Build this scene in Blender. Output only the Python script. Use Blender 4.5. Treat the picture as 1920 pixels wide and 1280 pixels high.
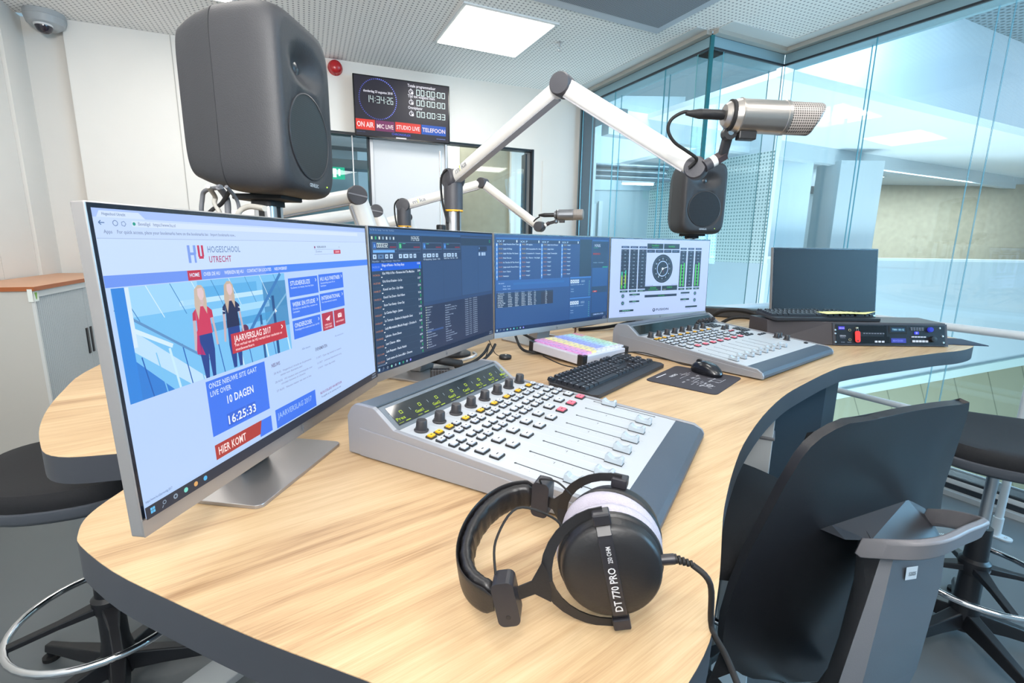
import bpy, bmesh, math, random
from mathutils import Matrix, Vector
for o in list(bpy.data.objects): bpy.data.objects.remove(o)
C = bpy.context.scene.collection
S = bpy.context.scene
R = math.radians
random.seed(7)
# ------------------------------------------------------------------ camera
FPX = 913.35
ZC = 1.40                       # lens height over the floor
DZ = ZC - .378                  # desk top
CE = ZC + 1.40                  # ceiling
cam = bpy.data.cameras.new('camera'); camo = bpy.data.objects.new('camera', cam); C.objects.link(camo)
cam.sensor_width = 36; cam.lens = FPX/1920*36; cam.clip_start = .02; cam.clip_end = 200
_p, _r = -.1964, .0143
_f = Vector((0, math.cos(_p), math.sin(_p))); _x = Vector((1, 0, 0)); _u = Vector((0, -math.sin(_p), math.cos(_p)))
_X = _x*math.cos(_r)+_u*math.sin(_r); _Y = -_x*math.sin(_r)+_u*math.cos(_r)
camo.matrix_world = Matrix(((_X.x, _Y.x, -_f.x, 0), (_X.y, _Y.y, -_f.y, 0), (_X.z, _Y.z, -_f.z, ZC), (0, 0, 0, 1)))
S.camera = camo
# ------------------------------------------------------------------ world, light, exposure
w = bpy.data.worlds.new('world'); S.world = w; w.use_nodes = True
bg = w.node_tree.nodes['Background']; bg.inputs[0].default_value = (.52, .80, 1, 1); bg.inputs[1].default_value = .55
def area(name, loc, target, sx, sy, power, col):
    l = bpy.data.lights.new(name, 'AREA'); l.shape = 'RECTANGLE'; l.size = sx; l.size_y = sy; l.energy = power; l.color = col
    o = bpy.data.objects.new(name, l); C.objects.link(o); o.location = loc
    o.rotation_euler = (Vector(target)-Vector(loc)).to_track_quat('-Z', 'Y').to_euler()
    return o
LAMP_E = 6.5
area('atrium_daylight', (4.6, 3.0, ZC+2.7), (6.6, 8.0, 1.0), 3.2, 2.0, 45, (.70, .79, 1))
area('atrium_daylight_far', (8.5, 5.6, ZC+2.5), (8.6, 8.6, .8), 4.0, 1.0, 50, (.70, .79, 1))
area('gallery_light', (8.0, 9.6, ZC+1.38), (8.0, 9.6, 0), 5, 1.5, 340, (.85, .93, 1))
area('atrium_upward_fill', (5.0, 5.0, -3.9), (5.4, 7.0, 3.0), 7, 3.4, 980, (.80, .93, 1))  # added upward lamp, stands in for light off the atrium floor
area('window_daylight', (5.6, .8, ZC+.9), (1.2, 1.6, ZC-.2), 3.0, 2.4, 320, (.36, .68, 1))
area('ceiling_fill', (-.1, -.7, 2.0), (-.3, .2, 2.8), .5, .5, 84, (1, .98, .96))  # added unseen lamp behind the lens, lifts the ceiling brightness
area('landing_fill', (2.3, 7.2, ZC+2.3), (2.2, 8.2, .6), 1.6, 1.6, 130, (.72, .89, 1))  # unseen fill added to brighten the landing behind the left panes
area('stairwell_light', (2.6, 5.0, ZC+2.3), (3.4, 8.0, 1.6), 1.6, .8, 105, (.74, .90, 1))
area('corridor_daylight', (-1.3, 5.6, ZC+1.3), (-1.3, 5.6, 0), 2.0, .8, 22, (.85, .93, 1))
area('corridor_fill_right', (-.52, 5.24, ZC+1.25), (-.50, 5.262, 0), 1.0, .3, 12, (1, .96, .88))  # unseen fill added for the dark corridor behind the right-hand glazing
area('studio_rear_lights', (.2, -1.3, CE-.06), (.2, -1.3, 0), 2.6, .6, 45, (1, .97, .93))
S.view_settings.view_transform = 'Standard'; S.view_settings.look = 'None'
S.view_settings.exposure = 0; S.view_settings.gamma = 1; S.view_settings.use_curve_mapping = False
try:
    S.cycles.max_bounces = 10; S.cycles.transparent_max_bounces = 24; S.cycles.sample_clamp_indirect = 6
    S.cycles.caustics_reflective = False; S.cycles.caustics_refractive = False
except Exception: pass
# ------------------------------------------------------------------ materials
def lin(h):
    h = h.lstrip('#'); h = h if len(h) == 6 else ''.join(q*2 for q in h); v = [int(h[i:i+2], 16)/255 for i in (0, 2, 4)]
    return tuple((c/12.92 if c <= .04045 else ((c+.055)/1.055)**2.4) for c in v)+(1,)
MAT = {}
def mat(name, col, rough=.5, metal=0, emit=None, es=1., bump=None, spec=None, coat=0, var=0):
    """procedural principled material; var adds a faint noise variation, bump=(scale, strength)"""
    if name in MAT: return MAT[name]
    m = bpy.data.materials.new(name); m.use_nodes = True; nt = m.node_tree; b = nt.nodes['Principled BSDF']
    c = lin(col) if isinstance(col, str) else tuple(col)+(1,)
    b.inputs['Base Color'].default_value = c; b.inputs['Roughness'].default_value = rough; b.inputs['Metallic'].default_value = metal
    if spec is not None: b.inputs['Specular IOR Level'].default_value = spec
    if coat: b.inputs['Coat Weight'].default_value = coat; b.inputs['Coat Roughness'].default_value = .08
    if emit:
        b.inputs['Emission Color'].default_value = lin(emit) if isinstance(emit, str) else tuple(emit)+(1,)
        b.inputs['Emission Strength'].default_value = es
    if var or bump:
        tc = nt.nodes.new('ShaderNodeTexCoord'); n = nt.nodes.new('ShaderNodeTexNoise'); nt.links.new(tc.outputs['Object'], n.inputs['Vector'])
        n.inputs['Scale'].default_value = bump[0] if bump else 6; n.inputs['Detail'].default_value = 4
        if var:
            mx = nt.nodes.new('ShaderNodeMixRGB'); mx.blend_type = 'MULTIPLY'; mx.inputs[0].default_value = var
            mx.inputs[1].default_value = c; nt.links.new(n.outputs['Fac'], mx.inputs[2]); nt.links.new(mx.outputs[0], b.inputs['Base Color'])
        if bump:
            bp = nt.nodes.new('ShaderNodeBump'); bp.inputs['Strength'].default_value = bump[1]; bp.inputs['Distance'].default_value = .002
            nt.links.new(n.outputs['Fac'], bp.inputs['Height']); nt.links.new(bp.outputs[0], b.inputs['Normal'])
    MAT[name] = m; return m
def scr(h, es=1.):
    """a lit pixel colour of a screen"""
    n = 'screen_'+h.lstrip('#')+('' if es == 1 else '_%g' % es)
    if n in MAT: return MAT[n]
    m = bpy.data.materials.new(n); m.use_nodes = True; nt = m.node_tree; b = nt.nodes['Principled BSDF']
    b.inputs['Base Color'].default_value = (.012, .012, .014, 1); b.inputs['Roughness'].default_value = .35; b.inputs['Specular IOR Level'].default_value = .25
    b.inputs['Emission Color'].default_value = lin(h); b.inputs['Emission Strength'].default_value = es
    MAT[n] = m; return m
def dotted(name, base, hole, pitch, rad, rough=.7, axes='XY'):
    """panel with a square grid of round holes, in the object's own metres"""
    m = bpy.data.materials.new(name); m.use_nodes = True; nt = m.node_tree; b = nt.nodes['Principled BSDF']; L = nt.links.new
    tc = nt.nodes.new('ShaderNodeTexCoord'); sp = nt.nodes.new('ShaderNodeSeparateXYZ'); L(tc.outputs['Object'], sp.inputs[0])
    def mth(op, a, v=None, a2=None):
        n = nt.nodes.new('ShaderNodeMath'); n.operation = op; L(a, n.inputs[0])
        if v is not None: n.inputs[1].default_value = v
        if a2 is not None: L(a2, n.inputs[1])
        return n.outputs[0]
    q = []
    for ax in axes:
        f = mth('FRACT', mth('DIVIDE', sp.outputs[ax], pitch)); s_ = mth('SUBTRACT', f, .5); q.append(mth('MULTIPLY', s_, None, s_))
    d = mth('SQRT', mth('ADD', q[0], None, q[1])); k = mth('LESS_THAN', d, rad/pitch)
    mx = nt.nodes.new('ShaderNodeMixRGB'); L(k, mx.inputs[0]); mx.inputs[1].default_value = lin(base); mx.inputs[2].default_value = lin(hole)
    L(mx.outputs[0], b.inputs['Base Color']); b.inputs['Roughness'].default_value = rough
    MAT[name] = m; return m
def glassmat(name, tint, f0=1.45, rough=0.):
    """architectural pane: fresnel reflection over tinted transparency"""
    m = bpy.data.materials.new(name); m.use_nodes = True; nt = m.node_tree; nt.nodes.clear(); L = nt.links.new
    out = nt.nodes.new('ShaderNodeOutputMaterial'); mx = nt.nodes.new('ShaderNodeMixShader'); fr = nt.nodes.new('ShaderNodeFresnel')
    tr = nt.nodes.new('ShaderNodeBsdfTransparent'); gl = nt.nodes.new('ShaderNodeBsdfGlossy'); gl.inputs['Roughness'].default_value = rough
    tr.inputs[0].default_value = tint+(1,)
    ge = nt.nodes.new('ShaderNodeNewGeometry'); io = nt.nodes.new('ShaderNodeMix'); io.data_type = 'FLOAT'
    L(ge.outputs['Backfacing'], io.inputs[0]); io.inputs[2].default_value = f0; io.inputs[3].default_value = 1/f0; L(io.outputs[0], fr.inputs[0])   # same reflectance from both faces
    L(fr.outputs[0], mx.inputs[0]); L(tr.outputs[0], mx.inputs[1]); L(gl.outputs[0], mx.inputs[2]); L(mx.outputs[0], out.inputs[0])
    MAT[name] = m; return m
def woodmat():
    m = bpy.data.materials.new('oak_laminate'); m.use_nodes = True; nt = m.node_tree; b = nt.nodes['Principled BSDF']; L = nt.links.new
    tc = nt.nodes.new('ShaderNodeTexCoord'); m0 = nt.nodes.new('ShaderNodeMapping'); L(tc.outputs['Object'], m0.inputs[0]); m0.inputs['Rotation'].default_value = (0, 0, R(-38))
    def noise(sx, sy, sc, det, rough=.6, dist=0.):
        mp = nt.nodes.new('ShaderNodeMapping'); L(m0.outputs[0], mp.inputs[0]); mp.inputs['Scale'].default_value = (sx, sy, 1)
        n = nt.nodes.new('ShaderNodeTexNoise'); n.inputs['Scale'].default_value = sc; n.inputs['Detail'].default_value = det; n.inputs['Roughness'].default_value = rough; n.inputs['Distortion'].default_value = dist
        L(mp.outputs[0], n.inputs['Vector']); return n.outputs['Fac']
    def mix(a, b2, fac):
        k = nt.nodes.new('ShaderNodeMix'); k.data_type = 'FLOAT'; k.inputs[0].default_value = fac; L(a, k.inputs[2]); L(b2, k.inputs[3]); return k.outputs[0]
    broad = noise(1.2, 7, 2.0, 4, .55, .5); mid = noise(1.5, 30, 2.2, 6, .65, .3); fine = noise(3, 160, 3.0, 3, .7)
    f_ = mix(mix(broad, mid, .45), fine, .22)
    cr = nt.nodes.new('ShaderNodeValToRGB'); L(f_, cr.inputs[0]); e = cr.color_ramp.elements
    e[0].position = .36; e[0].color = lin('#8f6f50'); e[1].position = .62; e[1].color = lin('#d0b48e')
    k = e.new(.45); k.color = lin('#b69772'); k = e.new(.53); k.color = lin('#c3a680')
    L(cr.outputs[0], b.inputs['Base Color']); b.inputs['Roughness'].default_value = .42; b.inputs['Specular IOR Level'].default_value = .35
    MAT['oak_laminate'] = m; return m
# ------------------------------------------------------------------ mesh builder
class MB:
    def __init__(s): s.v = []; s.f = []; s.m = []; s.mats = []; s.M = Matrix()
    def mi(s, m):
        if m not in s.mats: s.mats.append(m)
        return s.mats.index(m)
    def add(s, vs, fs, m, M=None):
        T = s.M @ M if M is not None else s.M
        o = len(s.v); s.v += [T @ Vector(p) for p in vs]; k = s.mi(m)
        for f in fs: s.f.append([i+o for i in f]); s.m.append(k)
        return s
    def box(s, x0, x1, y0, y1, z0, z1, m, M=None):
        v = [(x, y, z) for z in (z0, z1) for y in (y0, y1) for x in (x0, x1)]
        return s.add(v, [(0, 2, 3, 1), (4, 5, 7, 6), (0, 1, 5, 4), (2, 6, 7, 3), (0, 4, 6, 2), (1, 3, 7, 5)], m, M)
    def rect(s, a, b, c, d, m, M=None): return s.add([a, b, c, d], [(0, 1, 2, 3)], m, M)
    def prism(s, pts, z0, z1, m, M=None, mside=None):
        n = len(pts); A = sum(pts[i][0]*pts[(i+1) % n][1]-pts[(i+1) % n][0]*pts[i][1] for i in range(n))
        if A < 0: pts = pts[::-1]
        v = [(p[0], p[1], z0) for p in pts]+[(p[0], p[1], z1) for p in pts]
        s.add(v, [tuple(range(n-1, -1, -1)), tuple(range(n, 2*n))], m, M)
        return s.add(v, [(i, (i+1) % n, n+(i+1) % n, n+i) for i in range(n)], mside or m, M)
    def prism_x(s, pts, x0, x1, m, M=None):
        """profile given as (y, z), extruded along x"""
        T = Matrix(((0, 0, 1, 0), (1, 0, 0, 0), (0, 1, 0, 0), (0, 0, 0, 1)))
        return s.prism(pts, x0, x1, m, (M @ T) if M is not None else T)
    def lathe(s, prof, m, M=None, n=32, sx=1, sy=1):
        v = []; f = []; k = len(prof)
        for i in range(n):
            a = 2*math.pi*i/n
            for r, z in prof: v.append((r*math.cos(a)*sx, r*math.sin(a)*sy, z))
        for i in range(n):
            j = (i+1) % n
            for q in range(k-1): f.append((i*k+q, j*k+q, j*k+q+1, i*k+q+1))
        if prof[0][0] > 1e-6: f.append(tuple(i*k for i in range(n))[::-1])
        if prof[-1][0] > 1e-6: f.append(tuple(i*k+k-1 for i in range(n)))
        return s.add(v, f, m, M)
    def cyl(s, a, b, r, m, r2=None, n=20):
        a = Vector(a); b = Vector(b); d = b-a; M = Matrix.Translation(a) @ d.to_track_quat('Z', 'Y').to_matrix().to_4x4()
        return s.lathe([(r, 0), (r2 if r2 is not None else r, d.length)], m, M, n)
    def tube(s, pts, r, m, n=10, closed=False, flat=1., smooth=6):
        P = [Vector(p) for p in pts]
        if smooth: P = spline(P, smooth, closed)
        k = len(P); v = []; f = []; up = None
        for i in range(k):
            a = P[(i-1) % k] if (closed or i) else P[0]; b = P[(i+1) % k] if (closed or i < k-1) else P[-1]
            t = (b-a).normalized()
            if up is None: up = Vector((0, 0, 1)) if abs(t.z) < .95 else Vector((1, 0, 0))
            sd = t.cross(up).normalized(); u2 = sd.cross(t); up = u2
            rr = r(i/(k-1)) if callable(r) else r
            for j in range(n):
                a_ = 2*math.pi*j/n; v.append(P[i]+sd*math.cos(a_)*rr+u2*math.sin(a_)*rr*flat)
        for i in range(k if closed else k-1):
            i2 = (i+1) % k
            for j in range(n): f.append((i*n+j, i*n+(j+1) % n, i2*n+(j+1) % n, i2*n+j))
        if not closed: f.append(tuple(range(n-1, -1, -1))); f.append(tuple((k-1)*n+j for j in range(n)))
        return s.add(v, f, m)
    def grid(s, fn, nu, nv, m, cu=False, M=None):
        v = [fn(i/(nu if cu else nu-1), j/(nv-1)) for j in range(nv) for i in range(nu)]; f = []
        for j in range(nv-1):
            for i in range(nu if cu else nu-1):
                i2 = (i+1) % nu; f.append((j*nu+i, j*nu+i2, (j+1)*nu+i2, (j+1)*nu+i))
        return s.add(v, f, m, M)
    def text(s, txt, x, y, h, m, M=None, w=None, al='L', sp=1.):
        """flat lettering in the local XY plane; h is the cap height, w fits the width"""
        V, F, (x0, x1, y1) = glyphs(txt, sp)
        if not V: return s
        k = h/.70; kx = k if w is None else w/(x1-x0)
        ox = {'L': -x0*kx, 'C': -(x0+x1)/2*kx, 'R': -x1*kx}[al]
        return s.add([(x+ox+a*kx, y+b*k, 0) for a, b in V], F, m, M)
    def build(s, name, parent=None, smooth=None, bevel=0, seg=2, sub=0, loc=None):
        me = bpy.data.meshes.new(name); me.from_pydata([tuple(p) for p in s.v], [], s.f)
        for m in s.mats: me.materials.append(m)
        me.polygons.foreach_set('material_index', s.m)
        bm = bmesh.new(); bm.from_mesh(me)
        if bevel or sub or smooth: bmesh.ops.remove_doubles(bm, verts=bm.verts, dist=1e-6)
        if smooth: 
            bmesh.ops.recalc_face_normals(bm, faces=bm.faces)
            for f in bm.faces: f.smooth = True
            for e in bm.edges:
                if len(e.link_faces) == 2 and e.calc_face_angle(0) > R(smooth): e.smooth = False
        bm.to_mesh(me); bm.free()
        o = bpy.data.objects.new(name, me); C.objects.link(o)
        if parent: o.parent = parent
        if loc: o.location = loc
        if bevel:
            b = o.modifiers.new('bevel', 'BEVEL'); b.width = bevel; b.segments = seg; b.limit_method = 'ANGLE'; b.angle_limit = R(35)
        if sub: b = o.modifiers.new('sub', 'SUBSURF'); b.levels = sub; b.render_levels = sub
        return o
_G = {}
def glyphs(txt, sp=1.):
    if (txt, sp) in _G: return _G[(txt, sp)]
    cu = bpy.data.curves.new('t', 'FONT'); cu.body = txt; cu.size = 1; cu.resolution_u = 2; cu.space_character = sp; cu.offset = .016
    ob = bpy.data.objects.new('t', cu); C.objects.link(ob); dg = bpy.context.evaluated_depsgraph_get(); dg.update()
    me = ob.evaluated_get(dg).to_mesh(); V = [(v.co.x, v.co.y) for v in me.vertices]; F = [tuple(p.vertices) for p in me.polygons]
    ob.evaluated_get(dg).to_mesh_clear(); bpy.data.objects.remove(ob); bpy.data.curves.remove(cu)
    xs = [a for a, b in V] or [0]; r = (V, F, (min(xs), max(xs), .7)); _G[(txt, sp)] = r; return r
def spline(P, k, closed=False):
    n = len(P); out = []
    if n < 3 and not closed: return P
    for i in range(n if closed else n-1):
        p0 = P[(i-1) % n] if (closed or i) else P[0]; p1 = P[i]; p2 = P[(i+1) % n]; p3 = P[(i+2) % n] if (closed or i < n-2) else P[-1]
        for j in range(k):
            t = j/k; out.append(.5*((2*p1)+(p2-p0)*t+(2*p0-5*p1+4*p2-p3)*t*t+(3*p1-p0-3*p2+p3)*t**3))
    if not closed: out.append(P[-1])
    return out
def frame(o, x, y, z=None):
    """matrix from origin and axes"""
    x = Vector(x).normalized(); y = Vector(y); y = (y-x*y.dot(x)).normalized(); zz = x.cross(y)
    return Matrix(((x.x, y.x, zz.x, o[0]), (x.y, y.y, zz.y, o[1]), (x.z, y.z, zz.z, o[2]), (0, 0, 0, 1)))
def thing(name, label, cat, loc=(0, 0, 0), rotz=0, group=None):
    o = bpy.data.objects.new(name, None); C.objects.link(o); o.empty_display_size = .05
    o.location = loc; o.rotation_euler = (0, 0, rotz); o['label'] = label; o['category'] = cat
    if group: o['group'] = group
    return o
def tag(o, label, cat, group=None):
    o['label'] = label; o['category'] = cat
    if group: o['group'] = group
    return o
def struct(o): o['kind'] = 'structure'; return o
def inst(src, parent, loc, rot=None, label=None):
    c = src.copy(); C.objects.link(c); c.parent = parent; c.location = loc
    if rot is not None: c.rotation_euler = rot
    if label: c['label'] = label
    elif 'label' in c: del c['label']
    return c
def dup(root, loc, rotz, label=None):
    r = root.copy(); C.objects.link(r); r.location = loc; r.rotation_euler = (0, 0, rotz)
    if label: r['label'] = label
    for ch in list(root.children):
        c = ch.copy(); C.objects.link(c); c.parent = r
        for g in list(ch.children):
            d = g.copy(); C.objects.link(d); d.parent = c
    return r
def rrect(w, h, r, n=6, cx=0, cy=0):
    p = []
    for sx, sy, a0 in ((1, 1, 0), (-1, 1, 90), (-1, -1, 180), (1, -1, 270)):
        for i in range(n+1):
            a = R(a0+90*i/n); p.append((cx+sx*(w/2-r)+r*math.cos(a), cy+sy*(h/2-r)+r*math.sin(a)))
    return p
# common materials
white = mat('white_paint', '#e9e5df', .55, var=.04); offw = mat('offwhite_panel', '#dedad4', .5, var=.05)
black = mat('black_plastic', '#17171a', .45, bump=(300, .1)); blackg = mat('gloss_black', '#0c0c0f', .15)
dgrey = mat('dark_grey_plastic', '#3b3c41', .5, bump=(400, .15)); mgrey = mat('mid_grey_plastic', '#6d6f74', .5)
silver = mat('brushed_silver', '#a9a5a4', .38, .75, var=.05); alu = mat('satin_aluminium', '#c9c9cb', .32, .85)
chrome = mat('chrome', '#e6e6e8', .08, 1); rubber = mat('black_rubber', '#101012', .7)
desk_edge = mat('dark_desk_edge', '#34373e', .5); wood = woodmat(); frame_dark = mat('dark_window_frame', '#262c33', .4)
# ------------------------------------------------------------------ the room shell
W0 = (-1.516, 4.12); wd = (.923, .385); wn = (.385, -.923)
G0 = (.6035, 5.026); d1 = (.4232, -.906); C1 = (1.294, 3.548); C2 = (1.943, 3.856); d2 = (.4815, -.8765)
LW = 4.6
far2 = (C2[0]+d2[0]*5.2, C2[1]+d2[1]*5.2)
lc = (-3.2, 3.42); ln = (.385, -.923)                      # back-left corner, left wall direction
lw2 = (lc[0]+ln[0]*6.4, lc[1]+ln[1]*6.4)
room = [lc, G0, C1, C2, far2, (far2[0]-.3, -2.6), lw2]
def off(p, q, k): return (p[0]+q[0]*k, p[1]+q[1]*k)
BW = frame((W0[0], W0[1], 0), (wd[0], wd[1], 0), (-wn[0], -wn[1], 0))      # x along the back wall, y away, z up
LWM = frame((lc[0], lc[1], 0), (ln[0], ln[1], 0), (.923, .385, 0))         # x toward camera, y into the room
P1M = frame((G0[0], G0[1], 0), (d1[0], d1[1], 0), (.906, .4232, 0))        # x toward camera, y outward
PRM = frame((C1[0], C1[1], 0), (.903, .429, 0), (-.429, .903, 0))
P2M = frame((C2[0], C2[1], 0), (d2[0], d2[1], 0), (.8765, .4815, 0))
floor_m = mat('grey_poured_floor', '#666c70', .33, bump=(3, .05), var=.12)
b = MB(); b.prism([(-5, 6.2), (.9, 6.4), off(C1, (-.2, .6), 1), (C2[0]+.1, C2[1]+.12), (far2[0]+.12, far2[1]), (far2[0], -3.4), (-4, -3.4)], -.12, 0, floor_m); struct(b.build('floor'))
ceil_m = dotted('perforated_ceiling', '#f0efed', '#909094', .030, .0062); trimc = mat('ceiling_border', '#cfd3d4', .6)
CM = Matrix.Rotation(math.atan2(wd[1], wd[0]), 4, 'Z')
ci = CM.inverted()
rc = [(ci @ Vector((p[0], p[1], 0))).xy for p in room]
b = MB(); b.prism([(p[0], p[1]) for p in rc], CE, CE+.05, ceil_m); o = b.build('ceiling'); o.matrix_world = CM; struct(o)
# unperforated border and shadow gap along the glass
for i, (M_, L_) in enumerate(((P1M, 1.63), (PRM, .718), (P2M, 5.2))):
    b = MB(); b.M = M_
    if i == 1: b.box(.0, L_+.14, -.16, .0, CE-.004, CE, trimc)
    else: b.box(0, L_ if i else L_-.0, -.14, .0, CE-.004, CE, trimc)
    b.box(0 if i else 0, L_, -.05, -.005, CE-.03, CE-.004, mat('aluminium_trim', '#b9b7b0', .4, .3))
    struct(b.build('trim_%d' % (i+1)))
# walls
T0, T1, HT = -.35, 1.84, 2.275
b = MB(); b.M = BW
seg = [(-1.575, T0, 0, CE), (T1, 2.32, 0, CE), (T0, T1, HT, CE)]
for x0, x1, z0, z1 in seg: b.box(x0, x1, 0, .14, z0, z1, white)
b.box(-1.86, -1.575, .06, .2, 0, CE, offw)
b.box(1.93, 2.30, -.006, 0, 0, 2.18, white)
b.box(-.98, -.974, -.002, .01, 0, CE, mat('panel_seam', '#b5b1aa', .7))
o = b.build('wall_back'); struct(o)
b = MB(); b.M = LWM
xs = [-.10, .22, .62, 1.45, 2.3, 3.2, 4.1, 5.0, 6.4]
for i in range(len(xs)-1): b.box(xs[i]+.002, xs[i+1]-.002, -.12, .0+(.02 if i in (0,) else 0), 0, CE, offw)
b.box(-.1, 6.4, -.14, -.012, 0, CE, mat('panel_seam', '#b5b1aa', .7))
struct(b.build('wall_left'))
b = MB(); rm = frame((lw2[0], lw2[1], 0), (far2[0]-.3-lw2[0], -2.6-lw2[1], 0), (0, -1, 0)); b.M = rm
b.box(0, math.dist(lw2, (far2[0]-.3, -2.6)), 0, .14, 0, CE, white); struct(b.build('wall_rear'))
b = MB(); b.M = BW; b.box(-1.57, T0, -.012, 0, 0, .08, mat('skirting', '#c9c5bd', .5)); struct(b.build('baseboard_back'))
b = MB(); b.M = LWM; b.box(0, 6.4, 0, .012, 0, .08, mat('skirting', '#c9c5bd', .5)); struct(b.build('baseboard_left'))
# glazing in the back wall, with the door
clear = glassmat('clear_pane', (.90, .97, .98), 1.5)
g = MB(); g.M = BW
g.box(T0, T1, .02, .10, HT-.018, HT, frame_dark); g.box(T0, T0+.02, .02, .1, 0, HT, frame_dark); g.box(T1-.016, T1, .0, .12, 0, HT, frame_dark)
g.box(T1-.075, T1-.058, .03, .12, .02, HT-.04, frame_dark); g.box(T1-.058, T1-.016, .06, .10, 0, HT-.02, mat('reveal', '#8d9294', .5))
g.box(.332, .348, .01, .1, 0, HT-.018, frame_dark); g.box(1.004, 1.012, .02, .1, 0, HT-.02, frame_dark)
g.box(T0, .335, .02, .1, 0, .08, frame_dark); g.box(1.01, T1, .02, .1, 0, .08, frame_dark)
fr = g.build('window_1'); struct(fr)
g = MB(); g.M = BW; g.box(T0+.02, .332, .045, .055, .08, HT-.018, clear); g.build('pane', fr)
g = MB(); g.M = BW; g.box(1.012, T1-.07, .045, .055, .08, HT-.018, clear); g.build('pane', fr)
g = MB(); g.M = BW; g.box(.208, .216, .03, .07, .08, HT-.02, alu); g.build('mullion', fr)
g = MB(); g.M = BW; g.box(.372, .985, .015, .065, .01, HT-.03, mat('door_white', '#d9dadc', .35)); dr = g.build('door_1', bevel=.003); struct(dr)
g = MB(); g.M = BW; g.box(.348, .372, .005, .08, 0, HT-.018, alu); g.box(.985, 1.004, .005, .08, 0, HT-.018, alu); g.build('door_frame', dr)
g = MB(); g.M = BW; g.cyl((1.085, -.05, .85), (1.085, -.05, 2.02), .010, alu); g.cyl((1.085, -.05, .95), (1.085, .04, .95), .007, alu); g.cyl((1.085, -.05, 1.9), (1.085, .04, 1.9), .007, alu); tag(g.build('pull_handle', smooth=40), 'slim upright metal pull handle beside the white door', 'handle')
# ------------------------------------------------------------------ the glass facade: two skins of panes
pane_m = glassmat('facade_pane', (.935, .98, .987), 1.5); edge_m = mat('glass_edge', '#5fa5b0', .2, spec=.8)
def pane(M_, x0, x1, y, z0, z1, parent):
    p = MB(); p.M = M_; t = .008
    v = [(x, yy, z) for z in (z0, z1) for yy in (y, y+t) for x in (x0, x1)]
    p.add(v, [(0, 1, 5, 4), (2, 6, 7, 3)], pane_m); p.add(v, [(0, 2, 3, 1), (4, 5, 7, 6), (0, 4, 6, 2), (1, 3, 7, 5)], edge_m)
    return p.build('pane', parent)
def facade(n, M_, L, cuts_in, cuts_out, left_post=False):
    f = MB(); f.M = M_; top = CE-.105
    f.box(0, L, -.004, .15, CE-.03, CE-.018, frame_dark); f.box(0, L, .012, .15, top-.002, top, mat('head_profile', '#8fb0bc', .4, .2)); f.box(0, L, .0, .16, CE-.095, CE-.03, mat('head_profile', '#8fb0bc', .4, .2)); f.box(0, L, -.004, .012, top-.003, CE-.095, frame_dark)
    for z0, z1, y0, y1, m_ in ((0, .03, -.06, .2, mat('sill_grey', '#b7bdc0', .4)), (.03, .06, -.02, .16, frame_dark), (.06, .085, -.01, .2, mat('sill_white', '#e6e9ea', .4)), (.085, .10, .0, .15, frame_dark)):
        f.box(0, L, y0, y1, z0, z1, m_)
    if left_post:
        f.box(0, .012, -.005, .15, .1, CE-.03, frame_dark); f.box(.012, .065, .02, .15, .1, CE-.03, mat('head_profile', '#8fb0bc', .4, .2)); f.box(.065, .08, -.002, .15, .1, CE-.03, frame_dark)
    o = struct(f.build('window_%d' % n))
    a = [.08 if left_post else 0]+cuts_in+[L]
    for i in range(len(a)-1): pane(M_, a[i]+.002, a[i+1]-.002, .005, .1, top, o)
    a = [.08 if left_post else 0]+cuts_out+[L]
    for i in range(len(a)-1): pane(M_, a[i]+.002, a[i+1]-.002, .115, .1, top, o)
    return o
facade(2, P1M, 1.628, [.58, 1.19], [.52, 1.12], True)
facade(3, PRM, .716, [], [])
facade(4, P2M, 5.2, [.60, 1.235, 2.4, 3.4, 4.4], [.52, 1.13, 2.3, 3.3, 4.3])
b = MB(); b.box(-.012, .012, -.012, .012, .1, CE-.03, mat('corner_seal', '#1f6f7a', .3), Matrix.Translation((C1[0], C1[1], 0))); struct(b.build('trim_4'))
# ------------------------------------------------------------------ beyond the glass: the atrium
Z = lambda z: z+ZC
aw = mat('atrium_white', '#dfe8ee', .6, var=.04); awg = mat('atrium_grey', '#cdd6db', .6); conc = mat('raw_concrete', '#b8ab94', .8, bump=(9, .3), var=.35)
B0 = (4.55, 5.84); wA = (.9, .436); WM = frame((B0[0], B0[1], 0), (.9, .436, 0), (-.436, .9, 0))
b = MB(); b.M = WM; b.box(-2.2, 9, 0, .2, Z(1.6), Z(2.55), aw)
b.box(-2.2, 9, .2, 2.05, Z(1.6), Z(1.66), mat('soffit_white', '#fbfcfd', .6))
b.box(.1, 9, -1.8, 0, Z(2.55), Z(2.62), dotted('atrium_perforated', '#7f8d94', '#4b565c', .07, .02))
b.box(-2.8, 9, 2.0, 2.15, Z(1.36), Z(1.66), awg); struct(b.build('wall_atrium'))
b = MB(); b.M = WM; b.box(-1, 10, 2.15, 5.2, Z(1.40), Z(1.45), mat('gallery_ceiling', '#c8ced2', .6)); struct(b.build('ceiling_gallery'))
def panel_light(name, M_, x, y, z, w_, h_, label, e=4):
    t = thing(name, label, 'ceiling light'); t.matrix_world = M_ @ Matrix.Translation((x, y, z))
    f = MB(); f.box(-w_/2-.02, w_/2+.02, -h_/2-.02, h_/2+.02, -.012, 0, trimc); f.build('frame', t)
    f = MB(); f.box(-w_/2, w_/2, -h_/2, h_/2, -.016, -.0125, mat('lamp_%g' % e, '#ffffff', .5, emit='#fffdf8', es=e)); f.build('diffuser', t)
    return t
I4 = Matrix()
panel_light('gallery_ceiling_light', WM, 3.6, 2.75, Z(1.40), 1.1, .45, 'bright rectangular light in the far gallery ceiling, right of the white column')
pf = dotted('perforated_wall', '#e6f0ec', '#8fa8a4', .05, .013, axes='XZ')
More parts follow.
